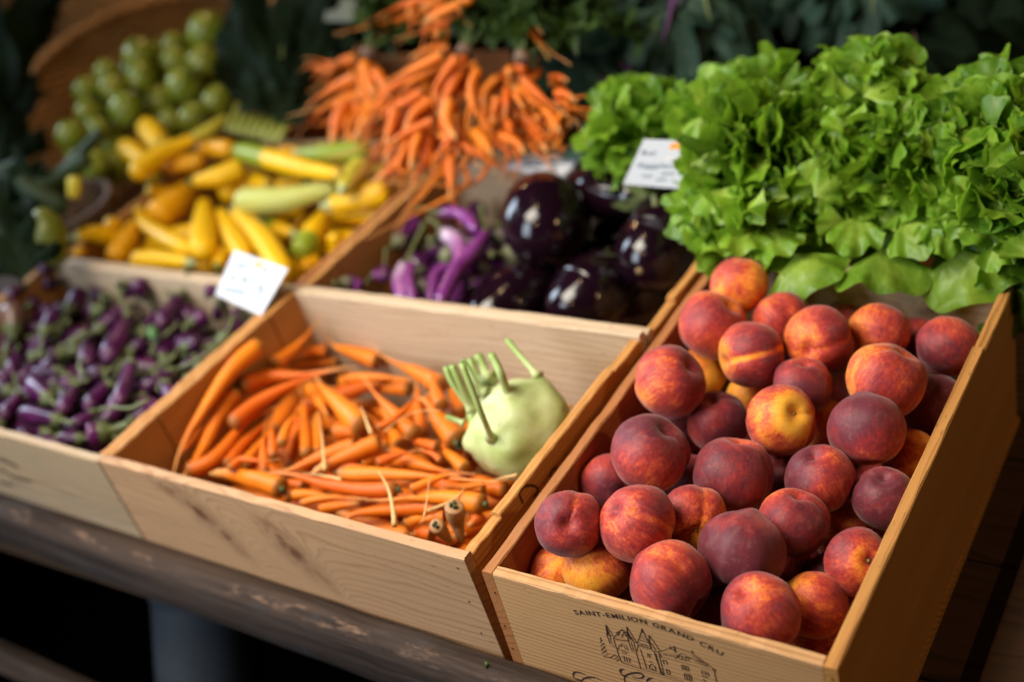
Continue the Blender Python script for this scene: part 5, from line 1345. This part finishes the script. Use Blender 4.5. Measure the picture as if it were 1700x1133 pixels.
# ------------------------------------------------------------------ bunched carrots
ZA = lambda p: (500+p[0]/4.047, 60+p[1]/4.047)
ZB = lambda p: (720+p[0]/4.72, 60+p[1]/4.72)
ZD = lambda p: (500+p[0]/2.833, p[1]/2.833)
M['bunch'] = M['carrot']
M['twine'] = plain('tie_band', (.16, .09, .055), .6, 200)
def bunch(label, fn, sc, roots, tiepx, tied, zf, seed, gdir, nst=16, glen=.20):
    rs = np.random.default_rng(seed); c = atd(*tiepx, tied)
    root = empty('carrot_bunch', c); tag(root, label, 'carrots', 'bunches of carrots tied by their tops')
    for i, (pts, dia) in enumerate(roots):
        P = []
        for j, q in enumerate(pts):
            x, y = fn(q); P.append(at(x, y, zf(y)+rs.uniform(-.004, .004)+.010*((i*5) % 3)))
        r = dia/2/sc*depth(P[0])/F; pr = root_prof() if len(pts) > 3 else carrot_prof(.25)
        m = MB(); m.add(*tubedata(P, lambda t: max(.0006, pr(t)*r), cosine_ts(24), 11, lump=.05, seed=seed*50+i)); onto(m.build('carrot', M['carrot'], origin=P[0]), root)
        for w_ in range(2):
         P2 = [p+RT*rs.normal(0, .010+.008*w_)-UP*(.006+.012*j/len(P))*rs.uniform(.3, 1.6)+FW*.016 for j, p in enumerate(P)]; P2.append(P2[-1]+(P2[-1]-P2[-2])*(.5+.3*w_)+RT*rs.normal(0, .010)); m = MB(); m.add(*tubedata(P2, lambda t: max(.0006, root_prof()(t)*r*(.72-.14*w_)), cosine_ts(22), 9, lump=.05, seed=seed*90+i)); onto(m.build('carrot', M['carrot'], origin=P2[0]), root)
    m = MB(); m.tube([c-gdir*.004, c+gdir*.004], lambda t: .013, 4, 12); onto(m.build('tie', M['twine'], origin=c), root)
    g = LB()
    for k in range(nst):
        d = gdir+rs.normal(0, .38, 3); d[1] = max(d[1], .45); d[2] = max(d[2], .05); d /= np.linalg.norm(d); L = glen*rs.uniform(.7, 1.15); P = [c, c+d*L*.4+Zv*.01, c+d*L*.75, c+d*L-Zv*.05*rs.random()]
        n0 = len(g.v); g.tube(P, lambda t: .0022*(1.2-t), 8, 5); g.t += [.5]*(len(g.v)-n0); C = catmull(P, np.linspace(.30, 1, 16))
        for q in C:
            for s in range(5):
                e = rs.normal(0, 1, 3); e /= np.linalg.norm(e); l = rs.uniform(.018, .042)
                g.leaf(q, q+e*l, rs.normal(0, 1, 3), l*.45, rs, nu=3, nv=3, tone=rs.random()*.8, lobes=.3, ruffle=.1)
    onto(g.make('greens', M['frond'], origin=c), root); return root
zf = lambda y: .335-(y-85)*.00056
gd = dirn((-.05, .85, .30), (0, 0, 0))
bunch('middle bunch of carrots spreading over the corner of the eggplant crate', ZA, 4.047, [
 ([(1000, 75), (860, 80), (720, 150)], 50), ([(970, 110), (800, 200), (640, 270), (480, 345)], 76), ([(920, 180), (720, 275), (580, 370), (505, 480), (400, 620), (365, 705)], 92),
 ([(950, 150), (850, 330), (832, 480), (900, 600), (965, 645)], 110), ([(1060, 135), (950, 270), (895, 370), (940, 470)], 84), ([(1080, 215), (990, 380), (930, 570)], 96), ([(1110, 105), (1082, 200), (1132, 270), (1080, 350), (985, 450), (950, 595)], 66),
 ([(1200, 215), (1140, 340), (1162, 480), (1120, 645)], 74), ([(830, 360), (690, 450), (580, 500), (450, 600)], 70), ([(860, 540), (640, 645), (500, 740), (395, 830)], 92), ([(900, 560), (720, 640), (580, 725)], 64),
 ([(890, 590), (845, 720), (850, 820), (775, 930), (710, 1110)], 128), ([(1080, 520), (1080, 720), (1100, 820), (1060, 900), (990, 955)], 102), ([(990, 590), (1005, 680), (930, 780), (908, 895)], 74), ([(1000, 780), (1010, 960), (1000, 1115)], 72),
 ([(780, 670), (640, 860), (470, 1000)], 88), ([(800, 620), (750, 800), (735, 890)], 74), ([(640, 480), (600, 620), (560, 740)], 84), ([(700, 560), (620, 720), (560, 860)], 70), ([(1000, 420), (980, 560), (1040, 700)], 90), ([(880, 420), (760, 520), (690, 640)], 90)],
 (772, 84), depth(at(772, 84, .34)), zf, 3, gd)
bunch('left bunch of carrots with its tips fanning out to the left', ZA, 4.047, [
 ([(390, 150), (250, 190), (120, 320), (55, 385)], 92), ([(245, 195), (160, 175), (90, 150), (15, 150)], 50), ([(395, 265), (250, 330), (85, 430), (-5, 535)], 100), ([(430, 385), (250, 430), (130, 490), (15, 515)], 76),
 ([(425, 180), (460, 300), (490, 420)], 96), ([(300, 440), (240, 600), (205, 735)], 124), ([(400, 440), (330, 620), (295, 725)], 112), ([(500, 230), (560, 320), (600, 420)], 84), ([(480, 420), (430, 560), (350, 720)], 96), ([(540, 400), (470, 600), (420, 720)], 80)],
 (612, 88), depth(at(612, 88, .32)), lambda y: .31-(y-85)*.00056, 5, gd)
bunch('right bunch of carrots with two round ends facing the viewer', ZB, 4.72, [
 ([(500, 320), (400, 440), (380, 550)], 78), ([(510, 470), (470, 600), (450, 680)], 66), ([(705, 215), (690, 255), (688, 262)], 128), ([(608, 270), (588, 300), (585, 305)], 112), ([(580, 420), (570, 540), (558, 635)], 84),
 ([(430, 600), (410, 740), (470, 808), (560, 770), (645, 685)], 72), ([(640, 540), (760, 700), (895, 915)], 112), ([(700, 340), (850, 480), (940, 540), (1035, 615)], 88), ([(520, 780), (650, 830), (715, 930)], 94), ([(900, 330), (980, 320), (1055, 350)], 64),
 ([(1000, 520), (1100, 490), (1190, 465), (1265, 440)], 50), ([(1020, 590), (960, 680), (905, 765)], 66), ([(1095, 550), (1075, 640), (1060, 725)], 92), ([(320, 740), (420, 860), (475, 965)], 104), ([(820, 620), (822, 640), (824, 648)], 82),
 ([(1000, 810), (960, 850), (925, 890)], 56), ([(640, 440), (670, 500), (700, 560)], 60), ([(860, 560), (940, 660), (1000, 760)], 80), ([(760, 480), (800, 620), (760, 760)], 84), ([(960, 440), (1060, 460), (1120, 520)], 72), ([(560, 620), (600, 720), (560, 860)], 76)],
 (868, 96), depth(at(868, 96, .335)), lambda y: .325-(y-85)*.00056, 7, gd)
bunch('bunch of carrots lying behind the others at the top edge', ZD, 2.833, [
 ([(640, -30), (480, 22), (400, 60), (288, 112)], 60), ([(820, -20), (700, 40), (570, 108)], 56), ([(650, 40), (655, 100), (640, 175)], 44), ([(560, -40), (520, 30), (505, 70)], 50), ([(760, -30), (755, 20), (748, 60)], 50), ([(1020, -40), (1045, 10), (1080, 80), (1135, 160)], 36), ([(700, -40), (640, 10), (560, 30)], 56)],
 (740, -40), depth(at(740, -40, .36)), lambda y: .385-(y+20)*.0004, 9, gd)
# ribbed stalks and dark greens between the tomatoes and the carrots
ZC = lambda p: (380+p[0]/4.357, p[1]/4.357)
cl = empty('celery_bunch', at(*ZC((200, 900)), .24)); tag(cl, 'bundle of short ribbed yellow green stalks between the tomatoes and the carrots', 'celery')
M['celery'] = squash_mat('celery_stalk_skin', (.26, .27, .035), (.16, .19, .03))
for k in range(8):
    a, b_ = ZC((75+54*k, 745+15*k)), ZC((-5+50*k, 950+12*k)); P = [at(*b_, .225), at((a[0]+b_[0])/2, (a[1]+b_[1])/2, .238), at(*a, .245)]
    m = MB(); m.add(*tubedata(P, lambda t: .0060*(1-.3*t), [i/11 for i in range(12)], 9, ridge=3, ridge_amp=.16)); onto(m.build('stalk', M['celery'], origin=P[0]), cl)
def leaf_bunch(name, label, cat, group, leaves, mat, ribs, seed, face=None, crowd=3, **kw):
    rs = np.random.default_rng(seed); c = atd(*leaves[0][0], leaves[0][3]); root = empty(name, c); tag(root, label, cat, group)
    for i, (b_, t, w, d, *rest) in enumerate(leaves):
        for k_ in range(crowd):                               # smaller frilled leaves crowding round the main one
            j_ = rs.normal(0, 30, 4); B, T = atd(b_[0]+j_[0], b_[1]+j_[1], d+.03), atd(b_[0]+(t[0]-b_[0])*.75+j_[2]*1.4, b_[1]+(t[1]-b_[1])*.75+j_[3]*1.4, d+rs.uniform(-.03, .05))
            g = LB(); g.leaf(B, T, -FW+Zv*.25+rs.normal(0, .5, 3), 1.0*w*d/F, rs, tone=rs.random(), lobes=.18, ruffle=.26, curl=.2, nu=29, nv=15); onto(g.make('leaf', mat, origin=B, sub=1), root)
        B, T = atd(*b_, d+(rest[0] if rest else 0)), atd(*t, d); fc = -FW*1.0+Zv*.25+rs.normal(0, .25, 3) if face is None else face
        g = LB(); g.leaf(B, T, fc, 1.55*w*d/F, rs, tone=rs.random()*.6, **{**dict(lobes=.18, ruffle=.26, curl=.14, nu=33, nv=19), **kw}); lf = g.make('leaf', mat, origin=B, sub=1); onto(lf, root)
        if i in ribs:
            m = MB(); e = T-B; m.tube([B-e*.35-Zv*.01, B+(-FW)*.004, B+e*.3-FW*.012, B+e*.62-FW*.014], lambda t_: .0042*(1.1-.8*t_), 9, 6); r_ = m.build('rib', ribs[i], origin=B); onto(r_, lf)
    return root
pr_, pg_ = M['kale_rib'], M['kale_rib_pale']
leaf_bunch('kale_bunch', 'blue green kale with purple ribs behind the bunched carrots', 'kale', 'bunches of kale', [
 ((1055, 125), (925, 15), 150, 1.86), ((1050, 150), (915, 112), 90, 1.84), ((1085, 150), (985, 75), 110, 1.83), ((1120, -10), (1085, 128), 150, 1.80), ((1000, -30), (1015, 90), 130, 1.85), ((1160, -40), (1190, 100), 120, 1.80),
 ((890, -20), (960, 70), 130, 1.88), ((1075, 130), (1050, 10), 120, 1.84), ((1110, 110), (1160, 130), 80, 1.80), ((1015, 170), (990, 108), 70, 1.82)], M['kale'], {3: pr_, 2: pr_, 5: pg_, 7: pr_, 9: pr_}, 21)
leaf_bunch('kale_bunch', 'kale leaves hanging down behind the lettuces at the top right', 'kale', 'bunches of kale', [
 ((1450, -60), (1440, 78), 110, 1.82), ((1395, -50), (1375, 62), 90, 1.86), ((1500, -60), (1480, 40), 90, 1.9), ((1330, -60), (1310, 55), 110, 1.95)], M['kale'], {0: pg_}, 22)
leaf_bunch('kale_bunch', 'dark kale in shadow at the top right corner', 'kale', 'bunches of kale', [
 ((1660, 130), (1600, 20), 110, 1.75), ((1700, 90), (1640, -20), 120, 1.78), ((1720, 140), (1690, 40), 120, 1.72), ((1610, 150), (1570, 60), 90, 1.82), ((1580, 20), (1640, -40), 120, 1.9)], M['dark_leaf'], {}, 23)  # shade put into the colour: darker leaf material than the other kale
leaf_bunch('leafy_greens', 'dark leafy greens between the tomatoes and the bunched carrots', 'greens', None, [
 ((440, 190), (405, 60), 90, 2.12), ((470, 170), (470, 20), 100, 2.10), ((450, 200), (430, 110), 80, 2.06), ((500, 160), (540, 60), 90, 2.12), ((420, 150), (400, -10), 90, 2.18), ((480, 190), (520, 110), 70, 2.05), ((540, 100), (490, 10), 110, 2.14), ((560, 60), (570, -40), 110, 2.2), ((455, 210), (490, 150), 60, 2.02), ((410, 190), (440, 140), 60, 2.05)], M['dark_leaf'], {1: pg_, 3: pg_}, 24, crowd=0)
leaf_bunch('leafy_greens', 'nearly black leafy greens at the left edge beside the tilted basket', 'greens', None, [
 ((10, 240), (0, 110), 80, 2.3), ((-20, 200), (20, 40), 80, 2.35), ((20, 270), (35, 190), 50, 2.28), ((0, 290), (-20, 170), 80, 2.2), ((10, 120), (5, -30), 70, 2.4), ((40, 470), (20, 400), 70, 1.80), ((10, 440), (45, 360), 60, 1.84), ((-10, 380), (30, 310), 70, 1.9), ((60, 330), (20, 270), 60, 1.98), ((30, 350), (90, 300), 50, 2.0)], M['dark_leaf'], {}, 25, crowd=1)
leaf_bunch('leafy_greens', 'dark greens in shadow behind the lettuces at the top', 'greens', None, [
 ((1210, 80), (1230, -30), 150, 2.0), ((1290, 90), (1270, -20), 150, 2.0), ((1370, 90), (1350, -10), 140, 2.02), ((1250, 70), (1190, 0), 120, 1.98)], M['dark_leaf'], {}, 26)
M['post'] = plain('pale_post', (.34, .24, .17), .7, 30)
a, b_ = atd(1556, -30, 2.25), atd(1493, 160, 2.12); m = MB(); m.tube([b_-(a-b_)*2.2, b_, a, a+(a-b_)*2], .0155, 12, 4)
tag(m.build('wooden_post', M['post'], origin=b_-(a-b_)*2.2, smooth=False), 'pale wooden post behind the lettuces at the top right', 'post')
# ------------------------------------------------------------------ lettuces
GL = 'green lettuces piled behind the peaches'
def lettuce(label, px, py, z, R, seed, tilt=.45, n=46, extra=()):
    rs = np.random.default_rng(seed); top = at(px, py, z); toc = CAM-top; toc /= np.linalg.norm(toc)
    ax = Zv*(1-tilt)+toc*tilt+rs.normal(0, .24, 3); ax /= np.linalg.norm(ax); c = top-ax*R*.55
    a0 = np.cross(ax, [1, 0, 0]); a0 /= np.linalg.norm(a0); b0 = np.cross(ax, a0)
    g = LB()
    n0 = int(n*.55)
    for k in range(n0):                                 # the inner rosette
        t = (k+.5)/n0; az = k*2.39996+rs.normal(0, .2); el = math.radians(8+88*t**.8)+rs.normal(0, .09)
        rad = a0*math.cos(az)+b0*math.sin(az); d = ax*math.cos(el)+rad*math.sin(el)
        L = R*(.66+.30*t)*rs.uniform(.85, 1.05); base = c+rad*R*.07*t+ax*R*.04*(1-t)
        g.leaf(base, base+d*L, ax*math.sin(el)-rad*math.cos(el), L*rs.uniform(1.25, 1.7), rs, tone=min(1, max(0, rs.normal(.42, .28)+.2*(t-.5))), lobes=.07, ruffle=rs.uniform(.15, .25), curl=rs.uniform(-.10, .22), cup=rs.uniform(.0, .22), nu=25, nv=11)
    ns = int(n*2.5)
    for k in range(ns):                                 # the curled, rounded lobes at the leaf ends that make up the surface
        t = (k+.5)/ns; az = k*2.39996+rs.normal(0, .3); el = math.radians(6+98*t**.62)+rs.normal(0, .10)
        rad = a0*math.cos(az)+b0*math.sin(az); d = ax*math.cos(el)+rad*math.sin(el); L = R*rs.uniform(.30, .50)
        tip = c+d*R*rs.uniform(.80, 1.08); d2 = d+rs.normal(0, .55, 3)+Zv*.10; d2 /= np.linalg.norm(d2); fc = ax*math.sin(el)-rad*math.cos(el)+rs.normal(0, .55, 3)
        g.leaf(tip-d2*L, tip, fc, L*rs.uniform(1.2, 1.75), rs, tone=min(1, max(0, rs.normal(.27, .34))), lobes=.05, ruffle=rs.uniform(.14, .28), curl=rs.uniform(-.35, .55), cup=rs.uniform(-.30, .40), nu=15, nv=8, fan=1.15, basew=.35)
    for (tp_, w, zt, tone) in extra:                    # outer leaves that hang over the edge
        T = at(*tp_, zt); e = (c-T)/np.linalg.norm(c-T); B = T+e*.058+Zv*.012
        g.leaf(B, T, toc+Zv*.35+rs.normal(0, .2, 3), 1.5*w*depth(T)/F, rs, tone=tone, lobes=.05, ruffle=.13, curl=.22, cup=rs.uniform(-.25, -.05), nu=25, nv=15, fan=1.1, basew=.45)
    o = g.make('lettuce', M['lettuce'], origin=c, sub=1); tag(o, label, 'lettuce', GL)
    # pale heart at the base
    return o
lettuce('frilly green lettuce at the front left, hanging over the topmost peach', 1258, 302, .262, .096, 1, .40, 46, extra=(
 ((1300, 424), 80, .228, .3), ((1360, 480), 105, .20, .25), ((1182, 420), 80, .228, .15), ((1235, 414), 80, .238, .1), ((1142, 380), 80, .24, .1)))
lettuce('green lettuce in the front middle, leaves drooping over the back of the peach crate', 1442, 274, .262, .092, 2, .42, 46, extra=(
 ((1415, 418), 70, .225, .4), ((1478, 486), 110, .19, .45), ((1535, 420), 70, .22, .3)))
lettuce('green lettuce at the front right with one broad leaf hanging into the peach crate', 1592, 296, .262, .086, 3, .42, 46, extra=(
 ((1612, 508), 120, .165, .2), ((1560, 420), 62, .22, .3), ((1668, 424), 80, .205, .35), ((1698, 560), 100, .12, .8)))
lettuce('green lettuce at the back left beside the bunched carrots', 1050, 185, .290, .082, 4, .42, 38)
lettuce('green lettuce behind the right price card', 1190, 200, .295, .085, 5, .42, 38)
lettuce('green lettuce in the middle of the pile with pale ruffled heart', 1320, 240, .29, .090, 6, .45, 42)
lettuce('shaded green lettuce at the top of the pile', 1250, 170, .315, .085, 7, .42, 38)
lettuce('dark shaded lettuce at the back right of the pile', 1400, 180, .315, .085, 8, .42, 38)
lettuce('bright curly lettuce right of the middle', 1455, 240, .295, .085, 9, .45, 42)
lettuce('green lettuce with smooth round leaves at the upper right', 1615, 220, .305, .090, 10, .45, 40)
lettuce('green lettuce cut by the right edge of the picture', 1715, 260, .295, .088, 11, .45, 40)
lettuce('green lettuce in the upper right corner of the pile', 1725, 185, .315, .090, 12, .42, 36)
lettuce('green lettuce tucked in shade between the middle and the right ones', 1540, 265, .275, .085, 13, .45, 40)
lettuce('low green lettuce between the front left and the front middle ones', 1350, 302, .265, .083, 14, .45, 40)
lettuce('green lettuce at the right edge above the corner of the peach crate', 1708, 328, .262, .078, 15, .45, 38)
lettuce('green lettuce behind the front left one, next to the price card', 1222, 250, .285, .076, 16, .45, 38)

rs = np.random.default_rng(5); g = LB(); B, T = at(1000, 238, .235), at(926, 246, .222)
g.leaf(B, T, np.array([0, -.3, 1.]), 62*1.55/F, rs, tone=.5, lobes=.03, ruffle=.05, curl=.2, nu=17, nv=13); tag(g.make('leaf', M['kale'], origin=B, sub=1), 'smooth dark green leaf between the bunched carrots and the flat price card', 'leaf')

# ------------------------------------------------------------------ price cards
M['card'] = plain('white_card', (.50, .52, .56), .55, 20, .05); M['card_ink'] = plain('pen_ink', (.03, .08, .11), .7, 200); M['card_logo'] = plain('orange_print', (.80, .28, .03), .7, 200); M['card_pink'] = plain('pink_print', (.80, .66, .62), .7, 200)
def card(label, corners, zs, strokes, logo, pink, wk=1., texts=()):
    Q = [at(x, y, z) for (x, y), z in zip(corners, zs)]; n = np.cross(Q[1]-Q[0], Q[3]-Q[0]); n /= np.linalg.norm(n)
    if n@(CAM-Q[0]) < 0: n = -n
    Q[2] = Q[2]-n*((Q[2]-Q[0])@n); c = np.mean(Q, axis=0); m = MB(); nn_ = 8; V = []; W_ = np.linalg.norm(Q[1]-Q[0])
    for i in range(nn_+1):
        for j in range(nn_+1):
            u, v = i/nn_, j/nn_; V.append((Q[0]*(1-u)+Q[1]*u)*(1-v)+(Q[3]*(1-u)+Q[2]*u)*v)
    k = nn_+1; m.add(V+[v-n*.0007 for v in V], [(i*k+j, (i+1)*k+j, (i+1)*k+j+1, i*k+j+1) for i in range(nn_) for j in range(nn_)]+[(k*k+i*k+j, k*k+i*k+j+1, k*k+(i+1)*k+j+1, k*k+(i+1)*k+j) for i in range(nn_) for j in range(nn_)]+
        [q for i in range(nn_) for q in ((i*k, i*k+k*k, (i+1)*k+k*k, (i+1)*k), ((i+1)*k+nn_, (i+1)*k+nn_+k*k, i*k+nn_+k*k, i*k+nn_), (i+1, i+1+k*k, i+k*k, i), (nn_*k+i, nn_*k+i+k*k, nn_*k+i+1+k*k, nn_*k+i+1))])
    o = m.build('price_card', M['card'], origin=c, smooth=False); tag(o, label, 'price card', 'handwritten price cards')
    P = lambda x, y: atp(x, y, Q[0], n)
    w = MB()
    for s in strokes: ribbon(w, catmull([P(*q) for q in s], [i/12 for i in range(13)]), (.0022*wk), n)
    for t, a, b_, h in texts: lettering(w, t, [P(*a), P((a[0]+b_[0])/2, (a[1]+b_[1])/2), P(*b_)], h, n, gap=.12, slant=.18)
    inkpart(w, 'handwriting', o, M['card_ink'], n, .0003)
    w = MB(); (lx, ly, lr, la) = logo; R_ = [P(lx+lr*math.cos(t)*math.cos(la)-lr*.85*max(-.15, math.sin(t))*math.sin(-la), ly+lr*math.cos(t)*math.sin(la)-lr*.85*max(-.15, math.sin(t))*math.cos(la)) for t in np.linspace(0, 2*PI, 19)[:-1]]
    w.add([P(lx, ly), *R_], [(0, i+1, (i+1) % 18+1) for i in range(18)]); inkpart(w, 'sun_logo', o, M['card_logo'], n, .0003)
    w = MB(); ribbon(w, [P(*pink[0]), P(*pink[1])], .0016, n); inkpart(w, 'printed_line', o, M['card_pink'], n, .0003); return o
K3 = lambda x, y: (340+x/8.71, 400+y/8.71)
card('white price card leaning at the corner between the squash and the small eggplants', [(389, 415), (478, 446), (431, 523), (357, 489)], [.232, .232, .196, .196], [
 [K3(475, 285), K3(490, 340), K3(520, 380), K3(590, 375), K3(640, 310), K3(670, 270)], [K3(840, 420), K3(870, 400), K3(880, 450), K3(920, 440)], [K3(960, 490), K3(990, 540), K3(1020, 520)],
 [K3(360, 510), K3(420, 525), K3(460, 575)], [K3(540, 530), K3(600, 560), K3(560, 590), K3(620, 590)], [K3(780, 630), K3(830, 650), K3(870, 655)], [K3(740, 720), K3(770, 700), K3(820, 740), K3(860, 750), K3(840, 780)], [K3(690, 830), K3(740, 815), K3(790, 830)],
 [K3(280, 690), K3(380, 720), K3(420, 700), K3(470, 740), K3(540, 750), K3(610, 740)]], (428.5, 442.5, 9, .32), (K3(670, 490), K3(760, 520)), 1.5)
K4 = lambda x, y: (1030+x/9.44, 210+y/9.44)
card('white price card standing half behind the front left lettuce', [(1069, 231), (1180, 236), (1152, 318), (1034, 306)], [.300, .300, .240, .240], [
 [K4(640, 745), K4(760, 735), K4(850, 735)], [K4(560, 835), K4(640, 830), K4(720, 825)], [K4(810, 840), K4(850, 860), K4(860, 880)], [K4(250, 600), K4(300, 600)], [K4(340, 760), K4(420, 780), K4(500, 770)]], (1122, 246, 11, .04), (K4(700, 490), K4(850, 500)), .8,
 texts=(('Bul', K4(330, 440), K4(560, 450), .0060), ('Eggplant', K4(300, 640), K4(900, 650), .0062)))
K5 = lambda x, y: (720+x/4.72, 60+y/4.72)
card('white price card lying flat on the back rim of the eggplant crate', [(880, 257), (973, 254), (924, 291), (831, 278)], [.212, .212, .204, .204], [
 [K5(700, 990), K5(780, 965), K5(860, 985), K5(960, 960)], [K5(900, 1000), K5(980, 985), K5(1040, 990)], [K5(720, 1010), K5(800, 1015), K5(860, 1010)], [K5(900, 1040), K5(960, 1030)]], (909, 262, 8, .0), (K5(900, 975), K5(960, 978)), 1.6)
# pale card far back among the greens
M['card_dim'] = plain('pale_paper', (.22, .25, .21), .7, 30, .1)
Q = [atd(545, -4, 2.12), atd(592, -6, 2.12), atd(588, 36, 2.10), atd(538, 34, 2.10)]
m = MB(); m.add(Q+[q+FW*.001 for q in Q], [(0, 1, 2, 3), (4, 7, 6, 5), (0, 4, 5, 1), (1, 5, 6, 2), (2, 6, 7, 3), (3, 7, 4, 0)]); tag(m.build('paper_tag', M['card_dim'], origin=np.mean(Q, axis=0), smooth=False), 'pale paper tag among the dark greens at the top edge', 'paper tag')
# ------------------------------------------------------------------ light
W = bpy.data.worlds.new('World'); S.world = W; W.use_nodes = True
bg = W.node_tree.nodes['Background']; bg.inputs[0].default_value = (.55, .68, 1., 1); bg.inputs[1].default_value = .005
def area(name, loc, aim, sx, sy, watt, col, spread=105):
    l = bpy.data.lights.new(name, 'AREA'); l.shape = 'RECTANGLE'; l.size = sx; l.size_y = sy; l.energy = watt; l.color = col; l.spread = math.radians(spread)
    o = bpy.data.objects.new(name, l); COL.objects.link(o); o.location = loc
    o.rotation_euler = (Vector(aim)-Vector(loc)).to_track_quat('-Z', 'Y').to_euler(); return o
aim = np.array([-.15, .22, .15])
area('window_light', aim+np.array([-.50, -.83, .45])*2.0, aim, .85, 1.4, 11, (.76, .87, 1.))
area('window_light', aim+np.array([-.97, .10, .42])*2.2, aim, .6, 1.2, 9., (.70, .84, 1.))
aim2 = np.array([.0, .22, .15])
area('skylight', aim2+np.array([-.40, -.30, 1.])*1.35, aim2, .85, .85, 12.5, (1., .92, .78))
for q in ((-.65, .59, .48), (.04, -.65, .75), (-.2, .1, 1.1), (1.25, -.1, .75)):  # the last is no real bulb: fill added for the peach crate's right side
    l = bpy.data.lights.new('bulb', 'POINT'); l.energy = 7 if q[0] < 1 else 27; l.shadow_soft_size = .045; l.color = (1., .62, .30)
    o = bpy.data.objects.new('bulb', l); COL.objects.link(o); o.location = aim+np.array(q)*1.9
S.view_settings.view_transform = 'Standard'; S.view_settings.look = 'None'; S.view_settings.exposure = .34; S.view_settings.gamma = 1
S.render.engine = 'CYCLES'; S.cycles.use_denoising = True
S.cycles.max_bounces = 6; S.cycles.diffuse_bounces = 3; S.cycles.glossy_bounces = 3; S.cycles.transmission_bounces = 4; S.cycles.transparent_max_bounces = 4
S.cycles.caustics_reflective = False; S.cycles.caustics_refractive = False; S.cycles.sample_clamp_indirect = 4
